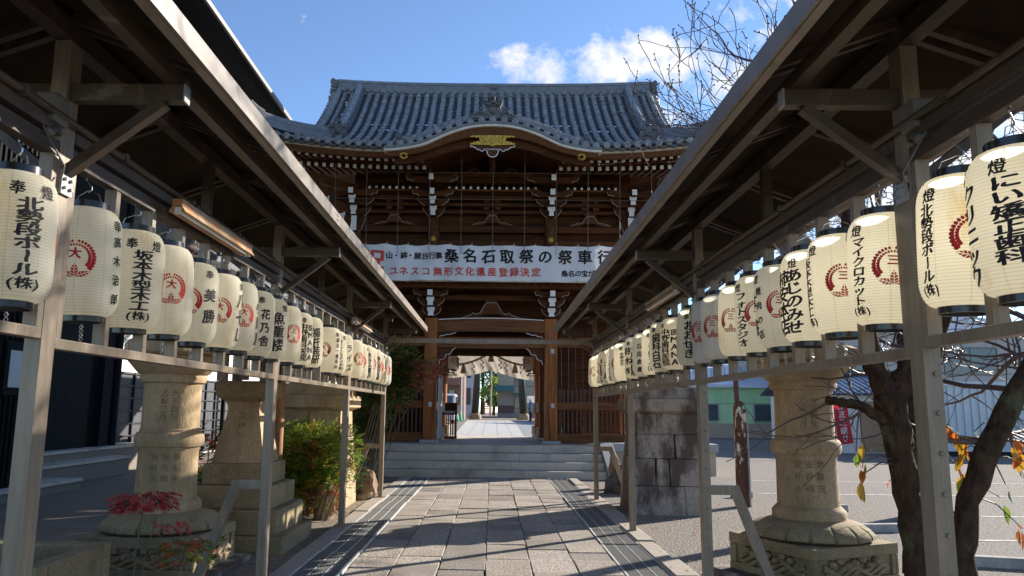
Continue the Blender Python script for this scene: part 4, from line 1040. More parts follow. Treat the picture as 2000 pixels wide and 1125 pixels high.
# cover tiles running back over the gable and their round ends
arc = [0]; step_x = []
cur = 0; x = 0; last = 0
xs_ = [0.0]; acc = 0; px_ = 0.0
for k in range(1, 272):
    x = k*.01; acc += math.hypot(.01, kz(x)-kz(x-.01))
    if acc >= .262: xs_.append(x); acc = 0
for x in sorted(set([-a for a in xs_]+xs_)):
    sl = (kz(x+.06)-kz(x-.06))/.12; l = math.hypot(1, sl); nx2, nz2 = -sl/l, 1/l
    c = Vector((x+nx2*.165, 0, kz(x)+nz2*.165))
    m.tube([c+Vector((0, 17.34, 0)), c+Vector((0, 20.5, .02))], .080, 12)
    m.tube([c+Vector((0, 17.339, 0)), c+Vector((0, 17.325, 0))], [.088, .088], 16); m.tube([c+Vector((0, 17.324, 0)), c+Vector((0, 17.312, 0))], [.088, .068], 16)
m.build('cover_tiles', tile, kr, smooth=True, auto=.7)
kstrip('gable_tile_lip', 17.31, 17.37, .065, .125, tile_r, 2.72, kr)
kstrip('gable_course', 17.46, 17.74, .235, .30, tile_r, 2.5, kr)
m = MB()
for i in range(14):
    for s in (-1, 1):
        xa, xb = .02+i*.165, .02+(i+1)*.165-.01
        pts_ = []
        for k in range(4):
            x = lerp(xa, xb, k/3); sl = (kz(x+.06)-kz(x-.06))/.12; l = math.hypot(1, sl); pts_.append((s*(x-sl/l*.34), 17.60, kz(x)+.34/l))
        m.tube(pts_, .10, 10)
m.build('gable_course_cap', tile, kr, smooth=True, auto=.8)
m = MB(); m.tube([(0, 17.5, 9.06), (0, 19.6, 9.10)], .14, 12); m.tube([(0, 17.5, 8.9), (0, 19.6, 8.95)], .2, 12); m.build('gable_ridge', tile_r, G, smooth=True)
# ornament on top of the gable
m = MB(); y = 17.42; z0 = 8.955
m.prism([(-.22, 0), (.22, 0), (.20, .10), (.17, .18), (.21, .27), (.24, .33), (.1, .30), (0, .42), (-.1, .30), (-.24, .33), (-.21, .27), (-.17, .18), (-.20, .10)], lambda u, v, k: (u, y+(.12 if k else 0), z0+v))
for u, v, r in ((-.19, .36, .062), (.19, .36, .062), (0, .46, .062)): m.tube([(u, y+.1, z0+v-.01), (u, y-.09, z0+v+.01)], [r*.9, r], 14); m.tube([(u, y-.091, z0+v+.01), (u, y-.1, z0+v+.01)], [r, r*.7], 14)
m.tube([(-.2, y-.03, z0+.29), (-.1, y-.05, z0+.265), (0, y-.06, z0+.33), (.1, y-.05, z0+.265), (.2, y-.03, z0+.29)], .03, 8)
m.tube([(-.19, y-.02, z0+.22), (0, y-.04, z0+.25), (.19, y-.02, z0+.22)], .02, 8)
m.tube([(0, y, z0+.12), (0, y-.05, z0+.12)], [.11, .085], 18); m.tube([(0, y-.051, z0+.12), (0, y-.065, z0+.12)], [.06, .045], 16)
for s in (-1, 1):
    fin = [(.2, -.01), (.58, -.06), (.56, .0), (.50, .04), (.44, .035), (.42, .09), (.36, .13), (.35, .2), (.29, .215), (.24, .17), (.25, .1), (.2, .06)]
    m.prism(fin, lambda u, v, k: (s*u, y+(.09 if k else .01), z0+v))
    for u, v, r in ((.30, .165, .05), (.30, .07, .045), (.37, .07, .04), (.40, .02, .036), (.47, .0, .034), (.54, -.03, .034), (.24, .02, .03)):
        m.tube([(s*u, y+.02, z0+v), (s*u, y-.015, z0+v), (s*u, y-.03, z0+v)], [r, r, r*.6], 10)
m.b2(-.6, .6, y-.01, y+.14, z0-.1, z0-.012)
m.build('gable_ornament', oni_m, G)
for s in (-1, 1):
    m = MB(); m.box((s*2.32, 17.45, 8.20), (.26, .14, .20)); m.tube([(s*2.36, 17.5, 8.34), (s*2.36, 17.36, 8.37)], .08, 10); m.tube([(s*2.30, 17.4, 8.14), (s*2.30, 17.34, 8.13)], [.1, .06], 10); m.build('gable_foot_ornament', oni_m, G)
# gilded fitting and hanging carving
m = MB(); top = [(-.57, .24), (-.5, .265), (-.3, .27), (0, .275), (.3, .27), (.5, .265), (.57, .24), (.52, .215), (.46, .235), (.42, .205), (.36, .225), (.33, .20), (.34, .17), (.31, .14), (.34, .115), (.38, .13), (.42, .095), (.46, .11), (.50, .075), (.56, .075), (.55, .03), (.3, .025), (.1, .02), (0, -.01), (-.1, .02), (-.3, .025), (-.55, .03), (-.56, .075), (-.5, .075), (-.46, .11), (-.42, .095), (-.38, .13), (-.34, .115), (-.31, .14), (-.34, .17), (-.33, .2), (-.36, .225), (-.42, .205), (-.46, .235), (-.52, .215)]
m.prism(top, lambda u, v, k: (u, 17.398 if k else 17.375, 8.12+v))
m.tube([(0, 17.374, 8.265), (0, 17.355, 8.265)], [.095, .08], 24); m.tube([(0, 17.354, 8.265), (0, 17.346, 8.265)], [.05, .035], 16)
for s in (-1, 1):
    for u, v in ((.17, .21), (.24, .17), (.17, .12), (.23, .08), (.28, .22)): m.tube([(s*u, 17.374, 8.12+v), (s*u, 17.362, 8.12+v)], [.03, .015], 8)
m.build('gilt_fitting', gold, G)
hl = [(0, -.26), (.08, -.24), (.13, -.17), (.145, -.1), (.2, -.05), (.24, -.11), (.30, -.10), (.33, -.06), (.38, -.07), (.42, -.03), (.5, .01), (.54, .0), (.56, .05)]
m = MB(); poly = [(-u, v) for u, v in reversed(hl)]+hl[1:]+[(.3, .09), (-.3, .09)]
m.prism(poly, lambda u, v, k: (u, 17.46 if k else 17.42, 8.10+v)); o = m.build('hanging_carving', carve, G)
m = MB(); m.tube([(u, 17.415, 8.10+v) for u, v in [(-u, v) for u, v in reversed(hl)]+hl[1:]], .012, 5); m.tube([(-.15, 17.415, 8.06), (-.08, 17.415, 8.03), (-.05, 17.415, 8.06), (0, 17.415, 8.03), (.05, 17.415, 8.06), (.08, 17.415, 8.03), (.15, 17.415, 8.06)], .01, 5); m.build('pale_edge', wpaint, o)
for s in (-1, 1):
    m = MB()
    for k in range(9):
        a = rad(150-k*38); m.tube([(s*(2.22+.085*math.cos(a)), 17.398, 7.855+.07*math.sin(a)), (s*(2.22+.085*math.cos(a)), 17.38, 7.855+.07*math.sin(a))], [.028, .018], 8)
    m.tube([(s*(2.22+.06*math.cos(rad(k*30))), 17.39, 7.855+.05*math.sin(rad(k*30))) for k in range(-3, 7)], .012, 6)
    m.build('gilt_crest', gold, G)
# carved panel under the gable
m = MB()
for sg in (-1, 1):
    m.tube([(sg*(.25+.3*t), 19.5, 7.95+.2*math.sin(t*2.2)+.12*t) for t in [k/10 for k in range(26)]], .05, 6)
m.b2(-1.6, 1.6, 19.45, 19.8, 8.0, 8.12); m.b2(-.09, .09, 19.2, 19.8, 8.12, 8.6)
m.build('gable_carving', carve, G)
# bird-net wires
for k in range(-6, 7):
    x = k*.826+.02; m = MB(); zt = 7.93 if abs(x) > 1.7 else kz(x)-.34
    m.tube([(x, 18.5, 5.6), (x, 18.25, zt)], .008, 5); m.build('net_rod', shadeg, G)
m = MB(); m.tube([(-5, 18.35, 7.02), (5, 18.35, 7.02)], .006, 4); m.tube([(-5, 18.28, 7.72), (5, 18.28, 7.72)], .006, 4); m.build('net_wire', shadeg, G)

# ================================================================ BANNER
def PX(px): return (px-962)*.01347
def PZ(py): return 4.88+(551-py)*.0133
Bn = thing('banner', 'long white festival banner with red and black lettering tied across the gate balcony', 'banner', (0, 18.7, 4.9))
zb = lambda x: 4.915+.012*math.sin(x*3.1)+.006*math.sin(x*9)
ztp = lambda x: 5.875-.030*abs(math.sin((x+3.9)/.558*math.pi/1.0))**.8+.008*math.sin(x*4.2+1)
yb = lambda x, v: 18.64+.03*math.sin(x*3.4+v*2.0)+.022*math.sin(x*7.7-v*4)+.018*math.sin(x*12.1+v*7)*v+.03*(1-v)*math.sin(x*1.3)
m = MB(); m.grid(lambda a, b: (lerp(-3.98, 3.98, a), yb(lerp(-3.98, 3.98, a), b), lerp(zb(lerp(-3.98, 3.98, a)), ztp(lerp(-3.98, 3.98, a)), b)), 120, 10); m.build('sheet', bann, Bn, smooth=True)
def bline(name, chars, mt, bold=.03):
    vv = []; ff = []
    for c, px, py, s in chars: cell(vv, ff, c, PX(px), PZ(py), s*.01347*1.06, bold=bold, slant=.03)
    me = bpy.data.meshes.new(name); bm = bmesh.new(); vs = [bm.verts.new((x, y, q)) for x, y, q in vv]
    for f in ff:
        try: bm.faces.new([vs[i] for i in f])
        except ValueError: pass
    lo, hi = min(v[0] for v in vv), max(v[0] for v in vv); k = math.ceil(lo/.09)
    while k*.09 < hi:
        bmesh.ops.bisect_plane(bm, geom=bm.verts[:]+bm.edges[:]+bm.faces[:], plane_co=(k*.09, 0, 0), plane_no=(1, 0, 0), dist=1e-6); k += 1
    for v in bm.verts:
        x, z = v.co.x, v.co.y; b = (z-zb(x))/(ztp(x)-zb(x)); v.co = Vector((x-0, yb(x, b)-.006-v.co.z*4-18.7, z-4.9))
    bm.to_mesh(me); bm.free(); me.materials.append(mt); o = bpy.data.objects.new(name, me); COL.objects.link(o); o.parent = Bn
bline('black_lettering', [(c, x, 499, 27) for c, x in zip('桑名石取祭の祭車行事', (884, 920, 956, 992, 1029.5, 1066, 1105, 1142.7, 1181, 1217.5))]+[(c, x, 499, 14) for c, x in zip('山・鉾・屋台行事', (763, 777, 791.5, 804, 818, 832, 846, 859))]+[(c, x, 532, 12.5) for c, x in zip('桑名の宝が世界の宝へ', (1104, 1117, 1130, 1142, 1155, 1166.5, 1178, 1190, 1202, 1214))], ink)
bline('red_lettering', [(c, x, 530, 17) for c, x in zip('ユネスコ無形文化遺産登録決定', (772, 791.5, 813, 834.5, 857.5, 878.5, 899, 920, 941, 963, 985, 1006, 1026.5, 1048.5))]+[('祝', 731, 509, 44)], mat('banner_red', (.62, .08, .05), (.55, .06, .04), 5, rough=.7))
for k in range(15):
    x = -3.9+k*.558; m = MB(); m.tube([(x, 18.65, ztp(x)-.05), (x+.01, 18.63, ztp(x)+.01), (x+.04, 18.70, ztp(x)+.07), (x+.02, 18.66, ztp(x)-.02)], .008, 5); m.build('tie_cord', straw, Bn)
    if k % 2: m = MB(); m.tube([(x, 18.65, zb(x)+.04), (x, 18.66, zb(x)-.03), (x+.03, 18.72, zb(x)-.01)], .008, 5); m.build('tie_cord', straw, Bn)

# ================================================================ IN THE GATE
def noren_z(x):  # lower edge sags from the centre peak to each side
    a = abs(x)/1.45; return 2.62+.30*(1-a)**1.6+(0.02 if x < 0 else -.04)*a
def noren_y(x, b): return 24.58+.05*math.sin(x*9+b*3)*(1-b)+.03*math.sin(x*23+b*7)*(1-b)*(1-abs(x)/2)+.10*abs(x)*(1-b)*.3
m = MB(); m.grid(lambda a, b: (lerp(-1.44, 1.44, a), noren_y(lerp(-1.44, 1.44, a), b), lerp(noren_z(lerp(-1.44, 1.44, a)), 3.42+.06*(1-abs(2*a-1)), b)), 90, 16)
t = thing('noren_curtain', 'beige cloth curtain gathered up at the centre, hanging across the back of the gate', 'curtain', (0, 24.58, 3.4)); m.build('cloth', cloth, t, smooth=True)
m = MB()
for k in range(11): x = -1.3+k*.26; m.b2(x-.02, x+.02, 24.56, 24.60, 3.38+.06*(1-abs(x)/1.44), 3.52)
m.build('hanging_loop', woodu, t)
m = MB(); m.tube([(-1.44, 24.58, 3.52), (1.44, 24.58, 3.52)], .02, 6); m.build('rod', woodu, t)
m = MB(); m.tube([(0, 24.5, 3.0), (0, 24.5, 2.55)], .012, 6); m.tube([(0, 24.5, 2.55), (0, 24.5, 2.32)], [.02, .05], 8); m.build('pull_cord', straw, t)
t = thing('sacred_rope', 'twisted straw rope with tassels and zigzag papers swagged in front of the beige curtain', 'rope', (0, 24.25, 3.4))
rp = [(x/20*1.42, 24.32, 3.06+.46*(1-abs(x/20))**2.3) for x in range(-20, 21)]
m = MB(); m.tube(rp, [.032+.010*(i % 2) for i in range(41)], 8); m.build('rope', straw, t)
def ropez(x): return 3.06+.46*(1-abs(x)/1.42)**2.3
for x, h in ((-.92, .30), (0, .32), (.80, .30)):
    m = MB(); m.lathe([(.02, 0), (.05, -.05), (.085, -h*.6), (.11, -h)], 14, (x, 24.30, ropez(x)-.02)); m.build('tassel', straw, t)
for x in (-1.2, -.6, -.3, .3, .5, 1.02, 1.25):
    m = MB(); z = ropez(x)-.04; w = .06
    for k in range(4): m.box((x+(.035 if k % 2 else -.025), 24.29-.004*k, z-.05-.085*k), (w, .003, .10), R=Matrix.Rotation(rad(12 if k % 2 else -12), 3, 'Y'))
    m.build('zigzag_paper', paperw, t)
for s in (-1, 1):
    for k, y in enumerate((22.7, 23.35)):
        lantern(s, 0, y, [('c', 20 if s < 0 else -24, '三'), ('t', 70 if s < 0 else -74, C('御神燈'))], pm=1, x=s*1.19, zoff=.82, label='pale paper lantern inside the gate passage, %s the gate front, on the %s side' % (('nearer', 'farther from')[k], SIDE[s]), group='paper lanterns inside the gate')
    m = MB(); m.b2(s*1.19-.02, s*1.19+.02, 22.3, 24.0, 3.49, 3.53); m.b2(s*1.19-.02, s*1.19+.02, 22.3, 24.0, 2.70, 2.73)
    for y in (22.4, 23.9): m.b2(s*1.19, s*1.56, y-.02, y+.02, 3.48, 3.52); m.b2(s*1.19, s*1.56, y-.02, y+.02, 2.69, 2.72)
    m.build('lantern_bar', woodb, G)
t = thing('offering_stand', 'small slatted wooden stand with an open-fronted box inside the gate passage', 'stand', (-1.22, 22.2, TZ))
m = MB()
for k in range(6): m.b2(-1.40+k*.066, -1.37+k*.066, 22.0, 22.03, .78, 1.42)
for k in range(5): m.b2(-1.05, -1.02, 22.04+k*.09, 22.07+k*.09, .78, 1.42)
m.b2(-1.42, -1.01, 21.99, 22.46, .73, .79); m.build('slatted_base', woodb, t)
m = MB(); m.b2(-1.43, -1.0, 21.98, 22.47, 1.425, 1.47); m.b2(-1.43, -1.40, 21.98, 22.47, 1.47, 1.76); m.b2(-1.03, -1.0, 21.98, 22.47, 1.47, 1.76); m.b2(-1.43, -1.0, 21.98, 22.47, 1.76, 1.79); m.b2(-1.39, -1.04, 22.4, 22.44, 1.47, 1.76); m.build('case', woodb, t)
m = MB(); m.b2(-1.36, -1.07, 22.1, 22.35, 1.47, 1.55); m.build('paper_slips', paperw, t)

# ================================================================ BEYOND THE GATE
t = thing('torii', 'tall dark bronze torii with leaning round legs on stone bases beyond the gate', 'torii', (.67, 66, TZ))
for s in (-1, 1):
    m = MB(); m.lathe([(.58, 0), (.58, .25), (.5, .45), (.4, .55)], 20, (s*2.17+.67, 66, TZ)); m.build('base_stone', granite, t, smooth=True, auto=.7)
    m = MB(); m.tube([(s*2.17+.67, 66, TZ+.5), (s*1.80+.67, 66, TZ+7.2)], [.33, .27], 20); m.build('leg', bronze, t, smooth=True)
m = MB(); m.b2(-2.6, 3.9, 65.85, 66.15, TZ+5.9, TZ+6.4); m.build('tie_beam', bronze, t)
m = MB(); m.grid(lambda a, b: (lerp(-3.4, 4.7, a), 65.6+.8*b, TZ+7.2+.5*(2*a-1)**2), 16, 1); m.grid(lambda a, b: (lerp(-3.4, 4.7, a), 65.6+.8*b, TZ+7.8+.55*(2*a-1)**2), 16, 1); m.grid(lambda a, b: (lerp(-3.4, 4.7, a), 65.6, lerp(TZ+7.2, TZ+7.8, b)+.5*(2*a-1)**2), 16, 1); m.build('lintel', bronze, t)
def house(name, label, c, x0, x1, y0, y1, z0, z1, wallm, wins=(), roofm=None, rh=.3, ov=.4, facing='y', extra=None):
    t = thing(name, label, c, ((x0+x1)/2, (y0+y1)/2, z0))
    m = MB(); m.b2(x0, x1, y0, y1, z0, z1); m.build('wall', wallm, t)
    m = MB(); m.prism([(x0-ov, z1+.003), (x1+ov, z1+.003), (x1+ov, z1+.12), ((x0+x1)/2, z1+rh), (x0-ov, z1+.12)], lambda u, v, k: (u, y1+ov if k else y0-ov, v)); m.build('roof', roofm or tiled, t)
    for (a, b, za, zb_) in wins:
        m = MB(); m.b2(a-.05, b+.05, y0-.05, y0-.003, za-.05, za); m.b2(a-.05, b+.05, y0-.05, y0-.003, zb_, zb_+.05); m.b2(a-.05, a, y0-.05, y0-.003, za, zb_); m.b2(b, b+.05, y0-.05, y0-.003, za, zb_); m.b2((a+b)/2-.02, (a+b)/2+.02, y0-.045, y0-.01, za, zb_); f = m.build('window', shadeg, t)
        m = MB(); m.b2(a, b, y0-.02, y0-.004, za, zb_); m.build('pane', glassd, f)
    return t
t = house('tan_house', 'tan two-storey house with green awnings beyond the torii', 'house', .75, 14, 88, 98, TZ, TZ+9.5, tanwall, [(2.75, 3.7, 1.85, 3.1), (2.75, 5.0, 4.4, 5.5)], tiled, 2)
m = MB(); m.prism([(86.9, 3.75), (88.0, 4.35), (88.0, 4.5), (86.85, 3.85)], lambda u, v, k: (2.6 if k else .35, u, v)); m.build('awning', teal, t)
m = MB(); m.prism([(87.3, 3.3), (88.0, 3.5), (88.0, 3.6), (87.3, 3.4)], lambda u, v, k: (4.1 if k else 2.5, u, v)); m.build('awning', teal, t)
m = MB(); m.b2(.7, 9, 87.9, 87.995, TZ, TZ+.45); m.build('plinth_band', conc, t)
m = MB(); m.b2(.74, 2.7, 87.96, 87.994, TZ+.46, 2.1); m.build('dado', brownw, t)
t = house('brown_house', 'dark brown rendered house with pale trim behind the street lamp', 'house', -12, -2.62, 62, 74, TZ, 7.2, brownw, [(-3.6, -3.2, 1.2, 3.2)], tiled, 1.2)
m = MB(); m.b2(-6.5, -2.7, 60.6, 61.99, 3.6, 3.8); m.b2(-6.5, -2.7, 60.6, 60.75, 3.81, 4.6); m.build('balcony', brownw, t)
m = MB(); m.lathe([(.12, -.1), (.16, 0), (.12, .12)], 10, (-3.0, 61.8, 2.4)); m.build('wall_lamp', lampw, t, smooth=True)
house('white_house', 'white two-storey house with dark windows between brown house and torii', 'house', -6.5, -1.9, 84, 96, TZ, 9.2, plaster, [(-2.9, -2.5, 2.2, 4.0), (-2.9, -2.5, 5.2, 6.6)], tiled, 1.6)
m = MB(); m.b2(-6, -2.36, 57, 57.25, TZ, 1.9); tag(m.build('block_wall', conc), 'low grey block wall in front of the brown house', 'wall')
t = thing('street_lamp', 'slim grey street lamp with a lantern head near the brown house', 'street lamp', (-2.23, 58, TZ))
m = MB(); m.tube([(-2.23, 58, TZ), (-2.23, 58, TZ+.5), (-2.23, 58, 4.4)], [.13, .06, .055], 10); m.build('pole', zinc, t)
m = MB(); m.lathe([(.12, 0), (.26, .55), (.28, .6), (.05, .78)], 6, (-2.23, 58, 4.4)); m.build('lamp_head', lampw, t)
for k, (x, y) in enumerate(((-2.55, 54.5), (-2.32, 55.0))):
    t = thing('traffic_cone', ('green traffic cone beside the van beyond the gate', 'green traffic cone beside the street lamp beyond the gate')[k], 'traffic cone', (x, y, TZ), 'green cones')
    m = MB(); m.lathe([(.16, .05), (.03, .72), (.02, .74)], 14, (x, y, TZ)); m.build('cone', coneg, t, smooth=True, auto=.7); m = MB(); m.b2(x-.2, x+.2, y-.2, y+.2, TZ, TZ+.05); m.build('base', coneg, t)
# van
t = thing('parked_van', 'silver boxy van partly hidden behind the slatted stand', 'van', (-3.0, 47, TZ))
m = MB(); m.pyz([(44.6, .95), (44.55, 1.55), (44.8, 1.75), (45.3, 2.45), (45.6, 2.55), (48.2, 2.55), (48.4, 2.3), (48.45, .95)], -3.75, -2.25); m.build('body', carw, t, bevel=.05)
m = MB(); m.pyz([(44.83, 1.78), (45.3, 2.4), (45.25, 2.42), (44.78, 1.8)], -3.6, -2.4); m.build('windscreen', glassd, t)
m = MB(); m.pyz([(45.4, 1.75), (45.7, 2.38), (48.1, 2.38), (48.2, 1.75)], -2.249, -2.24); m.build('side_window', glassd, t)
for y in (45.4, 47.7):
    for x in (-3.62, -2.38):
        m = MB(); m.tube([(x-.1, y, 1.03), (x+.1, y, 1.03)], .31, 20); w = m.build('wheel', rubber, t); m = MB(); m.tube([(x-.11, y, 1.03), (x+.11, y, 1.03)], .18, 16); m.build('rim', zinc, w)
for x in (-3.45, -2.55): m = MB(); m.b2(x-.15, x+.15, 44.53, 44.56, 1.3, 1.5); m.build('headlight', lampw, t)
t = thing('vermilion_fence', 'small vermilion railing at the end of the far lane', 'railing', (-1.0, 118, TZ))
m = MB()
for k in range(5): m.b2(-1.15, -.42, 118, 118.1, TZ+.7+k*.28, TZ+.86+k*.28)
for x in (-1.15, -.42): m.b2(x-.06, x+.06, 117.9, 117.99, TZ, TZ+2.2)
m.build('rails', verm, t)
t = thing('utility_pole', 'thin grey utility pole in front of the trees beyond the torii', 'pole', (-.15, 100, TZ)); m = MB(); m.tube([(-.15, 100, TZ), (-.15, 100, 13)], .13, 8); m.build('pole', conc, t); m = MB(); m.b2(-.8, .5, 99.9, 100.1, 11.5, 11.65); m.build('crossbar', zinc, t)
m = MB(); m.b2(2.8, 3.4, 58.0, 58.05, 2.15, 2.7); m.tube([(3.0, 58.1, TZ), (3.0, 58.1, 2.6)], .03, 6); tag(m.build('notice_sign', paperw), 'plain white sign board on a thin post beside a torii leg', 'sign')

# ---- foliage tools
def leafquad(mb, p, d, up, l, w, mi, fold=.45):
    d = d.normalized(); r = d.cross(up)
    if r.length < 1e-4: r = d.orthogonal()
    r.normalize(); n = r.cross(d)
    b = p+d*l*.45
    mb.add([p, b+r*w-n*w*fold*-1, p+d*l, b-r*w+n*w*fold], [(0, 1, 2), (0, 2, 3)], mi)
def rdir(r): 
    while True:
        v = Vector((r.uniform(-1, 1), r.uniform(-1, 1), r.uniform(-1, 1)))
        if .05 < v.length < 1: return v.normalized()
LEAFM = [green1, green2, green3, yell, orang, redl, pinkl]
def spray(mb, r, p, d, n, l, w, colf, droop=.35):
    """a compound leaf: leaflets in pairs along a drooping stalk"""
    d = d.normalized(); pos = Vector(p); mi = colf(r, pos)
    for k in range(n):
        pos = pos+d*l*.55; d = (d+Vector((0, 0, -droop/n))).normalized()
        side = d.cross(Vector((0, 0, 1))); side = side.normalized() if side.length > .01 else Vector((1, 0, 0))
        for sg in (-1, 1):
            ld = (d*.8+side*sg*.9+Vector((0, 0, r.uniform(-.35, .15)))).normalized()
            leafquad(mb, pos, ld, Vector((r.uniform(-.4, .4), r.uniform(-.4, .4), 1)), l*r.uniform(.8, 1.2), w*r.uniform(.8, 1.2), mi if r.random() < .8 else colf(r, pos))
    leafquad(mb, pos, d, Vector((0, 0, 1)), l*1.1, w, mi)
def shrub(name, label, cat, base, blobs, nspray, leaflen, colf, stems=8, seed=1, nl=4, group=None):
    r = random.Random(seed); t = thing(name, label, cat, base, group); m = MB(); tot = sum(b[3]*b[4]*b[5] for b in blobs)
    for (cx, cy, cz, rx, ry, rz_) in blobs:
        for _ in range(max(4, int(nspray*rx*ry*rz_/tot))):
            v = rdir(r); rr = r.random()**.38
            p = Vector((cx+v.x*rx*rr, cy+v.y*ry*rr, cz+v.z*rz_*rr))
            spray(m, r, p, Vector((v.x, v.y, v.z*.4+r.uniform(-.1, .6)))+rdir(r)*.6, nl, leaflen*r.uniform(.75, 1.25), leaflen*.20, colf)
    m.build('foliage', LEAFM, t, recalc=False)
    m = MB()
    for k in range(stems):
        b = r.choice(blobs); p0 = Vector(base)+Vector((r.uniform(-.12, .12), r.uniform(-.12, .12), 0)); p1 = Vector((b[0]+r.uniform(-.5, .5)*b[3], b[1]+r.uniform(-.5, .5)*b[4], b[2]+r.uniform(0, .6)*b[5]))
        mid = p0.lerp(p1, .5)+Vector((r.uniform(-.06, .06), r.uniform(-.06, .06), .08)); m.tube([p0, mid, p1], [.012, .009, .005], 5)
    m.build('stems', stemm, t); return t
MINR = [.0035]
def tree_branch(mb, r, p, d, l, rad_, depth, tips, curl=.35, up=.12, nseg=4, kids=(2, 4), sides=7):
    pts = [Vector(p)]; d = Vector(d).normalized(); ds = []
    for k in range(nseg):
        d = (d+rdir(r)*curl*.45+Vector((0, 0, up*.3))).normalized(); pts.append(pts[-1]+d*l/nseg); ds.append(d.copy())
    rr = [max(MINR[0], lerp(rad_, rad_*.5, k/nseg)) for k in range(nseg+1)]
    mb.tube(pts, rr, max(3, sides), caps=depth < 2)
    if depth == 0: tips.append((pts[-1], d)); return
    for k in range(r.randint(*kids)):
        i = r.randint(1, nseg); nd = (ds[i-1]*.75+rdir(r)*.8+Vector((0, 0, up))).normalized()
        tree_branch(mb, r, pts[i], nd, l*r.uniform(.5, .8), rr[i]*r.uniform(.5, .7), depth-1, tips, curl*1.1, up, nseg, kids, sides-1)
    nd = (d+rdir(r)*.35).normalized(); tree_branch(mb, r, pts[-1], nd, l*.7, rr[-1], depth-1, tips, curl, up, nseg, kids, sides-1)

# trees and hedge seen through the gate
def leafy_tree(label, base, h, cr, seed, mis):
    r = random.Random(seed); t = thing('leafy_tree', label, 'tree', base, 'trees beyond the torii'); m = MB(); b = Vector(base)
    m.tube([b, b+Vector((.1, 0, h*.4)), b+Vector((0, .1, h*.8))], [h*.03, h*.022, h*.008], 8)
    for k in range(7): a = r.uniform(0, 6.28); m.tube([b+Vector((0, 0, h*r.uniform(.3, .6))), b+Vector((math.cos(a)*cr*.7, math.sin(a)*cr*.7, h*r.uniform(.6, .9)))], [h*.012, h*.004], 5)
    m.build('trunk', bark, t); m = MB()
    cl = [(rdir(r)*cr*r.uniform(.3, .9)) for _ in range(26)]
    for c in cl:
        c = Vector((c.x, c.y, c.z*.9)); 
        for _ in range(70):
            p = b+Vector((0, 0, h*.62))+c+rdir(r)*cr*.34*r.random()**.4; leafquad(m, p, rdir(r), rdir(r), .32, .13, r.choice(mis))
    m.build('crown', LEAFM, t, recalc=False)
leafy_tree('tall dark green tree behind the vermilion railing beyond the torii', (-1.7, 128, TZ), 13, 4.2, 1, [2, 2, 0])
leafy_tree('tall dark green tree behind the tan house corner beyond the torii', (1.6, 132, TZ), 15, 4.5, 2, [2, 2, 2, 0])
leafy_tree('light yellow-green round tree in front of the darker trees beyond the torii', (.2, 112, TZ), 6.5, 2.3, 3, [1, 0, 1])
leafy_tree('small clipped green tree beside the tan house wall', (.35, 104, TZ), 3.4, 1.1, 4, [0, 1, 2])

